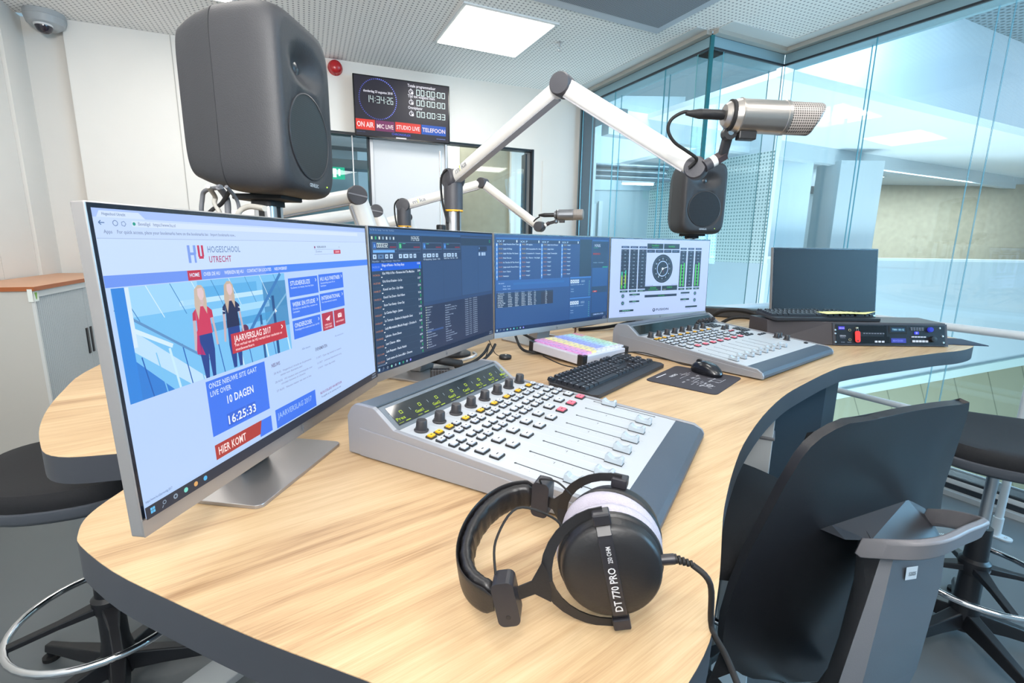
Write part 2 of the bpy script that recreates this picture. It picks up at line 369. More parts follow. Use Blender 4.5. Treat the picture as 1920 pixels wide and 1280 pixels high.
b = MB(); PM = frame((3.64, 7.18, 0), (-.4815, .8765, 0), (-.8765, -.4815, 0)); 
b.box(0, 4.6, -.08, 0, Z(-.22), Z(1.34), pf); o = b.build('wall_perforated'); o.matrix_world = PM; struct(o)
b = MB(); b.M = PM; b.box(0, 4.6, -.1, .0, Z(-4.5), Z(-.22), aw); b.box(0, 4.6, -.1, .03, Z(1.34), Z(2.2), aw); struct(b.build('wall_stairwell'))
b = MB(); b.box(3.66, 4.84, 8.3, 8.5, Z(-.6), Z(1.62), aw); b.box(4.8, 5.6, 9.2, 9.3, Z(-.6), Z(1.5), mat('far_grey_wall', '#b5bec3', .6)); b.box(4.8, 5.7, 9.1, 9.2, Z(.98), Z(1.1), mat('dark_far_beam', '#4e4a4c', .6))
b.box(6.1, 16, 11.2, 11.4, Z(-.8), Z(1.45), conc); struct(b.build('wall_gallery'))
b = MB(); b.box(5.25, 5.95, 8.25, 8.9, Z(-.8), Z(1.40), awg); struct(b.build('wall_column'))
b = MB(); T = Matrix(((1, 0, 0, 0), (0, 0, 1, 0), (0, 1, 0, 0), (0, 0, 0, 1)))   # (x,z) outline, depth along y
b.prism([(2.9, Z(-.17)), (14, Z(-.17)), (14, Z(-1.2)), (8.6, Z(-1.86)), (5.9, Z(-2.42)), (2.9, Z(-3.1))], 8.0, 8.12, mat('parapet_white', '#c3cdd2', .6), T)
b.box(2.9, 14, 7.94, 8.18, Z(-.17), Z(-.13), mat('sill_white', '#e6e9ea', .4)); struct(b.build('wall_parapet'))
b = MB(); b.prism([(2.9, Z(-3.1)), (5.9, Z(-2.42)), (8.6, Z(-1.86)), (14, Z(-1.2)), (14, Z(-1.06)), (8.6, Z(-1.72)), (5.9, Z(-2.28)), (2.9, Z(-2.96))], 7.95, 8.0, mat('stair_stringer', '#c9d8d3', .6), T); struct(b.build('trim_5'))
m = bpy.data.materials.new('slanted_boards'); m.use_nodes = True; nt = m.node_tree; L = nt.links.new; bs = nt.nodes['Principled BSDF']
tc = nt.nodes.new('ShaderNodeTexCoord'); sp = nt.nodes.new('ShaderNodeSeparateXYZ'); L(tc.outputs['Object'], sp.inputs[0])
def mt(op, a, v):
    n_ = nt.nodes.new('ShaderNodeMath'); n_.operation = op; L(a, n_.inputs[0])
    if isinstance(v, (int, float)): n_.inputs[1].default_value = v
    else: L(v, n_.inputs[1])
    return n_.outputs[0]
q = mt('FRACT', mt('DIVIDE', mt('ADD', sp.outputs['X'], mt('MULTIPLY', sp.outputs['Z'], .42)), .62), 1)
k = mt('LESS_THAN', q, .03); mx = nt.nodes.new('ShaderNodeMixRGB'); L(k, mx.inputs[0]); mx.inputs[1].default_value = lin('#a39f86'); mx.inputs[2].default_value = lin('#7d7b66'); L(mx.outputs[0], bs.inputs['Base Color']); bs.inputs['Roughness'].default_value = .6
b = MB(); b.box(1.5, 14, 8.3, 8.4, Z(-5.5), Z(-.9), m); struct(b.build('wall_stair_side'))
b = MB(); b.box(-1, 14, 1, 8.4, Z(-5.6), Z(-5.5), mat('atrium_floor', '#9aa5a6', .4)); struct(b.build('floor_atrium'))
# landing seen through the left panes
b = MB(); b.box(.3, 3.0, 9.3, 9.45, Z(-1.5), Z(1.0), mat('landing_wall', '#b3c0c4', .6)); b.box(.3, 3, 9.28, 9.4, Z(1.0), Z(2.6), mat('landing_upper', '#bccdd4', .6)); b.box(1.02, 1.5, 9.2, 9.3, Z(-1.4), Z(.75), mat('landing_door', '#c7d2d6', .5)); b.box(1.55, 1.62, 9.2, 9.3, Z(-1.4), Z(.8), awg)
b.box(.9, 3.0, 6.4, 9.3, Z(-1.5), Z(-1.4), awg); struct(b.build('wall_landing'))
for k_, (z_, y_, r_) in enumerate(((1.16, 7.4, .035), (1.07, 7.5, .05), (.985, 7.3, .03), (1.20, 7.8, .06))):
    b = MB(); b.cyl((.5, y_, Z(z_)), (2.25, y_+.1, Z(z_-.04)), r_, mat('duct_grey', '#5f6a70', .4, .4))
    tag(b.build('service_pipe', smooth=40), ('thin grey pipe, top one of the run seen through the left panes', 'fat grey pipe, middle of the run seen through the left panes', 'thin grey pipe, lowest of the run seen through the left panes', 'widest grey pipe, furthest back of the run seen through the left panes')[k_], 'pipe', 'pipes over the landing')
t = thing('tube_light', 'slim white tube light under the pipes beyond the left panes', 'light fitting', (1.82, 7.5, Z(.915)))
b = MB(); b.box(-.24, .24, -.03, .03, 0, .03, aw); b.build('housing', t)
b = MB(); b.cyl((-.23, 0, -.012), (.23, 0, -.02), .014, mat('lamp_5', '#ffffff', .5, emit='#ffffff', es=5)); b.build('tube', t)
# corridor behind the back wall
b = MB(); b.M = BW; b.box(1.42, 2.02, 1.05, 1.2, 0, 2.75, conc); b.box(2.02, 2.24, 1.0, 1.2, 0, 2.75, white); b.box(2.24, 3.2, 1.1, 1.2, 0, 2.75, awg); b.box(.6, 1.42, 1.03, 1.2, 0, 2.75, white)
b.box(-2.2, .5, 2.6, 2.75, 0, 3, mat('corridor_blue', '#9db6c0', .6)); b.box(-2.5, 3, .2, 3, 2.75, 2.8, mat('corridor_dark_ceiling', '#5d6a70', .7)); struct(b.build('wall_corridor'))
for k_, (z_, y_) in enumerate(((2.42, 1.5), (2.25, 1.9))):
    b = MB(); b.M = BW; b.box(-2, .6, y_, y_+.25, z_, z_+.1, mat('duct_grey', '#5f6a70', .4, .4)); tag(b.build('cable_tray'), ('dark cable tray under the corridor ceiling, the higher one', 'dark cable tray under the corridor ceiling, the lower one')[k_], 'cable tray', 'corridor trays')
panel_light('corridor_light', BW, -.1, 1.2, 2.74, .9, .2, 'ceiling light in the corridor behind the left window of the back wall', 5)
t = thing('exit_sign', 'green emergency exit sign with an arrow seen through the back window', 'sign'); t.matrix_world = BW @ Matrix.Translation((.10, 1.35, 2.12))
g = MB(); g.box(-.14, .14, 0, .03, -.06, .06, scr('#19b38a', 1.3)); g.build('panel', t)
g = MB(); A = Matrix(((1, 0, 0, 0), (0, 0, 1, -.001), (0, 1, 0, 0), (0, 0, 0, 1))); wh = scr('#f4fffb', 1.3)
g.add([(-.11, 0, 0), (-.075, .035, 0), (-.075, .012, 0), (-.03, .012, 0), (-.03, -.012, 0), (-.075, -.012, 0), (-.075, -.035, 0)], [(0, 1, 2, 3, 4, 5, 6)], wh, A)
g.box(.02, .055, -.045, .045, 0, .0005, wh, A); g.box(.075, .095, -.03, .02, 0, .0005, wh, A); g.lathe([(.012, 0), (.012, .0005)], wh, A @ Matrix.Translation((.085, .033, 0)), 12); g.build('symbols', t)
# ------------------------------------------------------------------ ceiling fittings
LA = Matrix.Rotation(R(25), 4, 'Z')
def room_lamp(x, y, label, en=11):
    t = thing('ceiling_panel_light', label, 'ceiling light', (x, y, CE), R(25), 'panel lights in the studio ceiling')
    f = MB(); f.box(-.325, .325, -.325, .325, -.010, 0, trimc); f.build('frame', t)
    f = MB(); f.box(-.3, .3, -.3, .3, -.014, -.0105, mat('lamp_panel', '#ffffff', .5, emit='#fffaf2', es=LAMP_E)); f.build('diffuser', t)
    l = bpy.data.lights.new('lamp', 'AREA'); l.shape = 'SQUARE'; l.size = .6; l.energy = en; l.color = (1, .965, .92)
    lo = bpy.data.objects.new('lamp', l); C.objects.link(lo); lo.location = (0, 0, -.02); lo.parent = t
L1 = Vector((-.155, 3.63)); u_ = Vector((-1.69, -.79)); v_ = Vector((.79, -1.69))
room_lamp(*L1, 'square panel light in the ceiling to the right of the big loudspeaker')
room_lamp(*(L1+u_), 'square panel light cut off by the top edge, above the big loudspeaker', 6)
for i, j in ((0, 1), (1, 1), (0, 2), (1, 2), (-1, 2)):
    room_lamp(*(L1+u_*i+v_*j), 'square panel light in the ceiling above and behind the viewer', 4.5)
t = thing('ceiling_grille', 'large grey ventilation grille with a plain border in the ceiling', 'ceiling grille', (.75, 3.02, CE), R(27))
f = MB(); f.box(-.60, .42, -.58, .42, -.012, 0, mat('grille_border', '#b5bcc6', .5)); f.build('frame', t, bevel=.002)
gm = dotted('fine_mesh', '#8d939c', '#565b63', .012, .0042); f = MB(); f.box(-.52, .36, -.5, .34, -.016, -.0125, gm); f.build('mesh_panel', t)
t = thing('sprinkler', 'small metal sprinkler head hanging from the perforated ceiling', 'sprinkler', (.308, 3.78, CE))
f = MB(); f.lathe([(.022, 0), (.022, -.004), (.008, -.006), (.008, -.03), (0, -.03)], alu); f.build('stem', t, smooth=40)
f = MB(); f.lathe([(0, -.052), (.018, -.052), (.018, -.054), (0, -.054)], alu); f.tube([(.009, 0, -.03), (.012, 0, -.042), (.003, 0, -.053)], .002, alu); f.tube([(-.009, 0, -.03), (-.012, 0, -.042), (-.003, 0, -.053)], .002, alu); f.build('deflector', t, smooth=40)
t = thing('security_camera', 'grey dome security camera on the ceiling in the left corner', 'security camera', (-3.0, 3.43, CE)); t.scale = (.62, .62, .74)
f = MB(); f.lathe([(.001, 0), (.165, 0), (.168, -.035), (.165, -.04), (.168, -.045), (.15, -.095), (.10, -.13), (.001, -.135)], mat('camera_grey', '#a7abae', .4), n=40); f.build('housing', t, smooth=35)
f = MB(); f.lathe([(.072, 0), (.07, -.02), (.055, -.048), (.03, -.064), (.001, -.07)], mat('smoked_dome', '#2a2530', .08, spec=.8), Matrix.Translation((.03, -.06, -.115)), n=32); f.build('dome', t, smooth=60)
f = MB(); f.lathe([(.074, -.004), (.080, 0), (.080, .01), (.072, .012)], mat('camera_rim', '#dcdcdc', .4), Matrix.Translation((.03, -.06, -.122)), n=32); f.build('dome_rim', t, smooth=60)
o = MB(); o.lathe([(.001, -.03), (.03, -.028), (.045, -.015), (.05, 0), (.05, .02), (.055, .025), (.055, .04)], mat('red_beacon', '#b3131c', .25, spec=.7), BW @ Matrix.Translation((.106, -.04, 2.735)) @ Matrix.Rotation(R(-90), 4, 'X'), n=28)
tag(o.build('alarm_beacon', smooth=50), 'round red alarm beacon high on the back wall beside the clock screen', 'alarm')
# ------------------------------------------------------------------ wall clock screen (TV)
class Scr:
    """draws on a display: s,t in thousandths of width/height, t down"""
    def __init__(s, W, H): s.W = W; s.H = H; s.b = MB(); s.z = 0
    def P(s, a, t): return ((a/1000-.5)*s.W, (1-t/1000)*s.H)
    def M(s, k): return Matrix(((1, 0, 0, 0), (0, 0, -1, -.00008*k), (0, 1, 0, 0), (0, 0, 0, 1)))
    def r(s, a0, t0, a1, t1, c, k=1):
        x0, y1 = s.P(a0, t0); x1, y0 = s.P(a1, t1); s.b.rect((x0, y0, 0), (x1, y0, 0), (x1, y1, 0), (x0, y1, 0), scr(c), s.M(k)); return s
    def poly(s, pts, c, k=1):
        p = [s.P(*q) for q in pts]; A = sum(p[i][0]*p[(i+1) % len(p)][1]-p[(i+1) % len(p)][0]*p[i][1] for i in range(len(p)))
        if A < 0: p = p[::-1]
        s.b.add([(x, y, 0) for x, y in p], [tuple(range(len(p)))], scr(c), s.M(k)); return s
    def line(s, a0, t0, a1, t1, wd_, c, k=1):
        x0, y0 = s.P(a0, t0); x1, y1 = s.P(a1, t1); d = Vector((x1-x0, y1-y0)).normalized(); n = Vector((-d.y, d.x))*wd_/2000*s.W
        s.b.rect((x0-n.x, y0-n.y, 0), (x1-n.x, y1-n.y, 0), (x1+n.x, y1+n.y, 0), (x0+n.x, y0+n.y, 0), scr(c), s.M(k)); return s
    def disc(s, a, t, ra, c, k=1, inner=0, n=36, asp=1.):
        x, y = s.P(a, t); r = ra/1000*s.W; ri = inner/1000*s.W
        if ri: 
            v = [(x+q*math.cos(2*math.pi*i/n), y+q*asp*math.sin(2*math.pi*i/n), 0) for q in (ri, r) for i in range(n)]
            s.b.add(v, [(i, n+i, n+(i+1) % n, (i+1) % n) for i in range(n)], scr(c), s.M(k))
        else: s.b.add([(x+r*math.cos(2*math.pi*i/n), y+r*asp*math.sin(2*math.pi*i/n), 0) for i in range(n)], [tuple(range(n))], scr(c), s.M(k))
        return s
    def t(s, a, t, h, txt, c, a1=None, k=2, al='L', sp=1.):
        """baseline at t, cap height h (thousandths of H); fitted to end at a1"""
        x, y = s.P(a, t); w_ = None if a1 is None else (a1-a)/1000*s.W
        s.b.text(txt, x, y, h/1000*s.H, scr(c), s.M(k), w_, al, sp); return s
    def seg(s, a, t, txt, w_, h, c, k=3, th=4.6, gap=1.35, slant=.0):
        """seven segment digits, baseline t"""
        D = {'0': 'abcdef', '1': 'bc', '2': 'abged', '3': 'abgcd', '4': 'fgbc', '5': 'afgcd', '6': 'afgedc', '7': 'abc', '8': 'abcdefg', '9': 'abcdfg'}
        for ch in txt:
            if ch == ':':
                for q in (.3, .68): s.r(a+w_*.12, t-h*q-h*.06, a+w_*.12+th, t-h*q+h*.06, c, k)
                a += w_*.55; continue
            hh = th*s.W/s.H
            B = {'a': (0, h, w_, h-hh), 'd': (0, hh, w_, 0), 'g': (0, h/2+hh/2, w_, h/2-hh/2), 'f': (0, h, th, h/2), 'e': (0, h/2, th, 0), 'b': (w_-th, h, w_, h/2), 'c': (w_-th, h/2, w_, 0)}
            for q in D[ch]:
                x0, y0, x1, y1 = B[q]; s.r(a+x0, t-y0, a+x1, t-y1, c, k)
            a += w_*gap
        return s
TVW, TVH = .775, .459
t = thing('clock_screen', 'flat studio clock screen on the back wall with red ON AIR and blue TELEFOON fields', 'screen')
tu = Vector((.9228, .385, 0)).normalized(); TVM = frame((-.913, 4.2635, ZC+.831), tuple(tu), (-tu.y, tu.x, 0)); t.matrix_world = TVM
b = MB(); b.box(-TVW/2, TVW/2, 0, .035, 0, TVH, blackg); b.box(-.12, .12, .035, .08, .12, .34, black); b.build('housing', t, bevel=.002)
q = Scr(TVW, TVH); q.r(12, 18, 988, 975, '#25232f')
for i in range(60):
    a = 2*math.pi*i/60; q.disc(243+math.sin(a)*187, 368-math.cos(a)*187*TVW/TVH*1.03, 6.2, '#7d8cff' if i <= 26 else '#4f58b8', 2, n=8)
q.t(99, 268, 38, 'donderdag 23 augustus 2018', '#f2f2ff', 392)
q.seg(125, 430, '14', 30, 112, '#e8ffff'); q.seg(208, 430, ':', 30, 112, '#e8ffff'); q.seg(228, 430, '34', 33, 112, '#e8ffff'); q.seg(316, 430, ':', 30, 112, '#e8ffff'); q.seg(334, 430, '26', 26, 112, '#e8ffff')
for tt, s_, v_2, x1 in ((100, 'Totale programmaduur', '00:00:00', 848), (271, 'Tijd tot volgend item', '00:00:00', 838), (462, 'Omniplayer', '00:00:33', 704)):
    q.t(550, tt, 48, s_, '#f4f4ff', x1); q.disc(584, tt+78, 24, '#f4f4ff', 2, 18); q.disc(597, tt+98, 13, '#f4f4ff', 3); q.r(578, tt+22, 590, tt+34, '#f4f4ff')
    q.line(584, tt+80, 584, tt+50, 5, '#f4f4ff', 3)
    x = 640
    for g_ in v_2.split(':'):
        q.seg(x, tt+128, g_, 38, 100, '#e8ffff', th=7, gap=1.28); x += 112
        if x < 960: q.seg(x-18, tt+128, ':', 38, 100, '#e8ffff', th=6)
for x0, x1, c, s_ in ((8, 203, '#e8392c', 'ON AIR'), (206, 402, '#7b2f63', 'MIC LIVE'), (407, 680, '#e8392c', 'STUDIO LIVE'), (685, 956, '#1459c4', 'TELEFOON')):
    q.r(x0+4, 712 if x0 < 300 else 706, x1, 885 if x0 < 300 else 868, c, 2); m_ = 16 if x0 < 600 else 12; q.t(x0+m_, 838 if x0 < 300 else 822, 84 if len(s_) < 7 else 68, s_, '#ffeef0', x1-m_+4, 3)
q.t(372, 930, 34, 'CHRONOFLEX', '#4a5fe0', 570); q.t(850, 930, 14, 'omroeptechniek', '#8fa6ff', 950); q.t(20, 925, 12, 'netwerk actief', '#4a5f8f', 105)
q.r(415, 962, 524, 985, '#e8e8ea', 2); q.b.build('display', t)
# ------------------------------------------------------------------ monitors
MW, MH, CH = .613, .3595, 54
def monitor(px, py, yaw, zb, tilt, label, draw, stand=(.0, .0), group='silver framed desk monitors'):
    """px,py,zb: bottom centre of the front face"""
    t = thing('monitor', label, 'monitor', (px, py, DZ), yaw, group); h = zb-DZ
    T = Matrix.Translation((0, 0, h)) @ Matrix.Rotation(-tilt, 4, 'X')
    b = MB(); b.M = T; b.box(-MW/2, MW/2, .0006, .017, 0, MH, silver); b.box(-MW/2+.06, MW/2-.06, .017, .04, .03, MH-.05, dgrey); b.build('housing', t, bevel=.0015)
    b = MB(); b.M = T; c_ = CH/1000*MH
    b.box(-MW/2+.0016, MW/2-.0016, 0, .0008, c_+.0012, MH-.0016, mat('screen_bezel', '#121722', .22, spec=.5)); b.build('bezel', t)
    b = MB(); b.M = T; s_ = silver
    b.box(-MW/2, MW/2, -.0004, .0004, 0, c_, s_); b.build('chin', t)
    lg = MB(); lg.M = T @ Matrix(((1, .15, 0, 0), (0, 0, -1, -.0006), (0, 1, 0, 0), (0, 0, 0, 1))); lg.text('hp', 0, .0065, .007, mgrey, al='C'); lg.box(-.0045, -.0033, .006, .0185, 0, .0002, mgrey); lg.box(.0012, .0024, .001, .0135, 0, .0002, mgrey); lg.build('badge', t)
    q = Scr(MW, MH); q.b.M = T @ Matrix.Translation((0, -.0003, 0)); draw(q); q.b.build('display', t)
    sx, sy = stand
    b = MB(); b.prism(rrect(.238, .215, .012, cx=sx, cy=.09+sy), 0, .006, silver); b.build('stand_base', t, bevel=.001)
    b = MB(); b.prism_x([(.075+sy, .006), (.125+sy, .006), (.062, h+.20), (.035, h+.20)], sx-.035, sx+.035, silver); b.box(sx-.05, sx+.05, .03, .06, h+.10, h+.21, dgrey); b.build('stand_neck', t, bevel=.002)
    return t
def taskbar(q, c='#1a2230', n=7, col=('#bfe6ff', '#8fa3b8', '#8fa3b8', '#8fe0c8', '#8fa3b8', '#5fd0e8', '#22b07a', '#9fb8d8', '#8f8fff')):
    q.r(4, 905, 996, 945, c, 1)
    for i in range(n):
        x = 14+i*25
        if i == 1: q.disc(x+5, 921, 4, col[i], 2, 2.6, 14); q.line(x+2, 929, x-1, 936, 1.5, col[i], 2)
        elif i == 0:
            for a in (0, 1):
                for c2 in (0, 1): q.r(x+a*5, 914+c2*10, x+a*5+4.4, 914+c2*10+8.5, col[0], 2)
        else: q.disc(x+5, 924, 5, col[i % len(col)], 2, 2.5 if i in (2, 6) else 0, 14)
    q.t(950, 922, 10, '14:34', '#9fb2c8', 978); q.t(945, 938, 10, '23-8-2018', '#9fb2c8', 981)
BL = '#3f78f2'
def page(q):
    bgc = '#b9d4fd'
    q.r(8, 18, 991, 945, '#cfe0ff'); q.r(8, 18, 991, 42, '#a9c3fb', 2); q.poly([(14, 42), (20, 24), (92, 24), (104, 42)], '#d3e4ff', 3)
    q.t(24, 36, 8, 'Hogeschool Utrecht', '#7287ad', 66, 4); q.r(8, 42, 991, 100, '#c6dbff', 3); q.r(76, 48, 930, 66, '#d6e6ff', 4)
    q.t(88, 61, 10, 'Beveiligd   https://www.hu.nl', '#8b9bbd', 168, 5); q.disc(80, 57, 3, '#119a86', 5, n=12)
    q.line(16, 57, 26, 57, 1.6, '#5578a8', 5); q.line(16, 57, 20, 51, 1.6, '#5578a8', 5); q.line(16, 57, 20, 63, 1.6, '#5578a8', 5)
    q.disc(45, 57, 5, '#7a92bd', 5, 3.6, 16); q.disc(60, 58, 5, '#7a92bd', 5, 3.6, 5)
    q.t(22, 86, 10, 'Apps    For quick access, place your bookmarks here on the bookmarks bar.  Import bookmarks now...', '#8495b8', 330, 5)
    q.line(8, 100, 991, 100, 1, '#a6bbe0', 5)
    q.r(8, 101, 991, 945, bgc, 3); q.r(8, 101, 991, 203, '#c9dffd', 4)
    for x in (188, 203):
        q.r(x, 119, x+6.5, 178, '#7fa0ee', 5)
    q.r(194, 143, 203, 152, '#7fa0ee', 5); q.r(208, 149, 212, 178, '#c9dffd', 6)
    q.r(214, 119, 219.5, 158, '#c8325a', 5); q.r(224, 119, 229.5, 158, '#c8325a', 5); q.r(215.5, 156, 228, 165, '#c8325a', 5); q.poly([(214, 156), (219, 156), (219, 165)], '#c8325a', 5)
    q.t(241, 144, 22, 'HOGESCHOOL', '#7893c6', 339, 5, sp=1.1); q.t(242, 179, 22, 'UTRECHT', '#b04a78', 307, 5, sp=1.1)
    for s_, x0, x1, t_ in (('NEDERLANDSE SITE', 665, 715, 131),): q.t(x0, t_, 9, s_, '#46587e', x1, 5)
    q.r(649, 123, 656, 133, '#8f4f7f', 5); q.disc(795, 128, 2, '#33445e', 5, n=3); q.t(655, 153, 9, 'Zoeken', '#8ea3c9', 690, 5); q.line(648, 139, 800, 139, .8, '#93aad2', 5); q.line(648, 163, 757, 163, .8, '#93aad2', 5)
    q.r(759, 143, 802, 163, '#c63252', 5); q.t(768, 157, 9, 'ZOEKEN', '#ffd9e0', 794, 6)
    q.r(8, 203, 991, 237, '#6f97f3', 5); q.r(420, 203, 991, 235, '#4c88f6', 6)
    q.r(180, 203, 215, 237, '#c32f4b', 6)
    for s_, x0, x1 in (('HOME', 185, 210), ('OVER DE HU', 221, 267), ('WERKEN BIJ HU', 280, 341), ('CONTACT EN LOCATIES', 353, 442), ('NIEUWSBRIEF', 455, 508)): q.t(x0, 225, 13, s_, '#dfeaff', x1, 7)
    # the picture on the page: glass stairwell and two people
    q.r(16, 240, 493, 582, '#79c3f4', 6)
    for x0, y0, x1, y1, c in ((16, 240, 200, 330, '#9fd6fb'), (200, 262, 380, 300, '#5fb2ea'), (150, 300, 400, 318, '#bfe6ff'), (230, 345, 420, 372, '#a6dbfb'), (200, 395, 420, 425, '#4fa3dc'), (400, 270, 493, 470, '#4d93c8'), (420, 300, 493, 380, '#3f7fae')): q.r(x0, y0, x1, y1, c, 7)
    for i in range(9): q.line(30+i*52, 240, 60+i*52, 345, 1.6, '#d8f0ff' if i % 2 else '#3f86c8', 8)
    q.poly([(16, 330), (16, 400), (150, 582), (195, 582)], '#bfe2fb', 8); q.poly([(16, 420), (16, 582), (110, 582)], '#2f7fd8', 8)
    for i in range(16): q.line(22+i*30, 425+abs(i-8)*4, 34+i*30, 582, 2.4 if i % 3 else 5, ('#c9ecff', '#1d5fb8', '#7cc4f2')[i % 3], 9)
    q.line(16, 300, 205, 520, 5, '#5e93c8', 10); q.line(20, 345, 120, 440, 8, '#d5eeff', 9); q.line(475, 240, 330, 470, 9, '#3a7cc0', 10); q.line(493, 330, 400, 440, 5, '#7db6dd', 10)
    q.r(430, 330, 440, 582, '#1d4f8c', 9); q.r(378, 400, 386, 582, '#245a98', 9); q.r(16, 240, 40, 582, '#2f86e0', 11); q.r(40, 240, 48, 420, '#d7ecff', 11)
    def girl(x, y, top, sleeve, hair, s_=1.):
        q.poly([(x-18, y+160), (x+18, y+158), (x+20, y+225), (x+14, y+320), (x+5, y+320), (x+2, y+235), (x-4, y+320), (x-14, y+320), (x-20, y+230)], '#1c3f8f', 12)
        q.poly([(x-17, y+72), (x-8, y+62), (x+8, y+62), (x+17, y+72), (x+20, y+165), (x-20, y+165)], top, 13)
        q.poly([(x-17, y+72), (x-26, y+85), (x-28, y+112), (x-19, y+112)], sleeve, 13); q.poly([(x+17, y+72), (x+26, y+85), (x+27, y+110), (x+18, y+112)], sleeve, 13)
        q.poly([(x-28, y+110), (x-21, y+110), (x-22, y+160), (x-28, y+215), (x-33, y+212), (x-30, y+160)], '#c9b3bd', 13); q.poly([(x+21, y+110), (x+27, y+108), (x+31, y+165), (x+33, y+212), (x+27, y+212), (x+25, y+160)], '#c9b3bd', 13)
        q.poly([(x-14, y+6), (x-4, y-8), (x+6, y-7), (x+13, y+8), (x+15, y+50), (x+12, y+95), (x+2, y+60), (x-3, y+60), (x-12, y+112), (x-18, y+60)], hair, 14)
        q.poly([(x-3, y+40), (x+6, y+40), (x+7, y+66), (x-4, y+66)], '#d8bcc4', 14); q.poly([(x-6, y+4), (x+6, y+2), (x+10, y+16), (x+9, y+34), (x+3, y+45), (x-3, y+42), (x-7, y+26)], '#e4c9cc', 15)
    girl(203, 262, '#d0365c', '#c83055', '#cdb9a8'); girl(286, 258, '#17224f', '#1b2a5f', '#c9b4a0')
    q.poly([(188, 395), (172, 440), (176, 490), (196, 500), (186, 450)], '#c22a6a', 12)
    q.line(265, 360, 258, 356, 2, '#e8f0ff', 14); q.line(308, 352, 315, 356, 2, '#e8f0ff', 14); q.disc(322, 445, 12, '#5f2b52', 12, n=14)
    q.poly([(273, 449), (473, 447), (477, 524), (272, 525)], '#c4303f', 17); q.t(281, 483, 25, 'JAARVERSLAG 2017', '#ffeef0', 412, 18); q.t(283, 500, 11, 'Het verhaal van de HU verteld door studenten en', '#ffd9dc', 455, 18); q.t(283, 517, 11, 'medewerkers', '#ffd9dc', 345, 18)
    q.line(455, 462, 461, 470, 2.4, '#fff', 18); q.line(461, 470, 455, 478, 2.4, '#fff', 18)
    q.poly([(437, 385), (445, 400), (440, 401), (438, 408)], '#ffffff', 18)
    for x0, y0, x1, y1, s_, w_, l1, l2 in ((507, 266, 651, 351, 'STUDIEKEUZE', 95, 'Studeren: zo keuze, hoe het bijvu', ''), (657, 263, 803, 346, 'HU ALS PARTNER', 118, 'Samenwerking tussen HU en', 'bedrijven'), (507, 363, 650, 449, 'WERK EN STUDIE', 112, 'Doeltijd en deeltijd Bas, masters en', 'cursussen'), (655, 360, 800, 447, 'INTERNATIONAL', 112, 'For international students', ''), (508, 460, 648, 546, 'ONDERZOEK', 86, 'Praktijkgericht onderzoek door de HU', '')):
        q.r(x0, y0, x1, y1, BL, 5); q.t(x0+8, y0+33, 20, s_, '#d9e8ff', x0+8+w_, 7); q.t(x0+8, y0+48, 9, l1, '#bcd4ff', x0+8+len(l1)*3.4, 7)
        if l2: q.t(x0+8, y0+62, 9, l2, '#bcd4ff', x0+8+len(l2)*3.4, 7)
        q.line(x1-13, y0+13, x1-8, y0+20, 2, '#e8f2ff', 7); q.line(x1-8, y0+20, x1-13, y0+27, 2, '#e8f2ff', 7)
    q.r(656, 460, 721, 550, '#b8324a', 5); q.r(727, 460, 795, 546, '#b8324a', 5); q.poly([(675, 495), (703, 478), (697, 506), (688, 500), (685, 508), (684, 499)], '#ffe6ea', 6)
    q.r(750, 480, 774, 503, '#ffe6ea', 6); q.line(750, 480, 762, 493, 1.4, '#b8324a', 7); q.line(762, 493, 774, 480, 1.4, '#b8324a', 7); q.t(668, 527, 9, 'OPEN DAG', '#ffd3da', 708, 6); q.t(666, 541, 9, '5 OKTOBER', '#ffd3da', 710, 6); q.t(736, 527, 9, 'NIEUWSBRIEF', '#ffd3da', 786, 6)
    q.t(401, 634, 16, 'NIEUWS', '#6b5a86', 435, 5); q.t(605, 636, 16, 'EVENEMENTEN', '#5f6688', 670, 5); q.t(538, 606, 9, 'Alle nieuws ', '#7f9ac9', 580, 5); q.t(720, 600, 9, 'Alle evenementen', '#8fa6d2', 775, 5)
    for i, (a, t_, s_) in enumerate(((406, 668, '28 AUG   Hogeschool Utrecht en de gemeente'), (432, 684, 'samen voor duurzame stad'), (408, 708, '28 AUG   HU student wint ontwerpprijs voor'), (432, 724, 'circulair bouwen in Utrecht'), (410, 748, '27 AUG   Nieuwe master van start in het'), (605, 676, '5 OKT   Open dag deeltijd en masters'), (607, 704, '12 OKT   Lectoraat bijeenkomst zorg'), (609, 730, '3 NOV   Open dag voltijd'))): q.t(a, t_, 9, s_, '#8d9cc4', a+len(s_)*4.1, 5)
    q.t(609, 862, 12, 'BLOG COLLEGE VAN BESTUUR', '#8a4a86', 737, 5); q.t(611, 882, 9, 'Terugblik op de opening van het', '#7587b0', 730, 5)
    q.r(186, 595, 376, 801, BL, 5); q.t(193, 624, 19, 'ONZE NIEUWE SITE GAAT', '#cfe1ff', 345, 7, sp=1.05); q.t(194, 654, 19, 'LIVE OVER', '#cfe1ff', 255, 7, sp=1.05); q.t(239, 703, 30, '10 DAGEN', '#f2f8ff', 325, 7, sp=1.05)
    for x in (232, 262, 296): q.r(x, 741, x+30, 790, '#3667dd', 6)
    q.t(235, 783, 33, '16:25:33', '#f4faff', 326, 7, sp=1.05)
    q.r(330, 833, 377, 900, BL, 5); q.poly([(186, 834), (340, 832), (331, 887), (186, 890)], '#b2382f', 6); q.t(195, 876, 30, 'HIER KOMT', '#ffe9e6', 281, 8, sp=1.05)
    q.r(395, 822, 582, 905, BL, 5); q.t(402, 865, 24, 'JAARVERSLAG 2017', '#9fc0f8', 560, 7, sp=1.05); q.t(12, 898, 8, 'https://www.hu.nl/jaarverslag-2017', '#6f88b8', 70, 5)
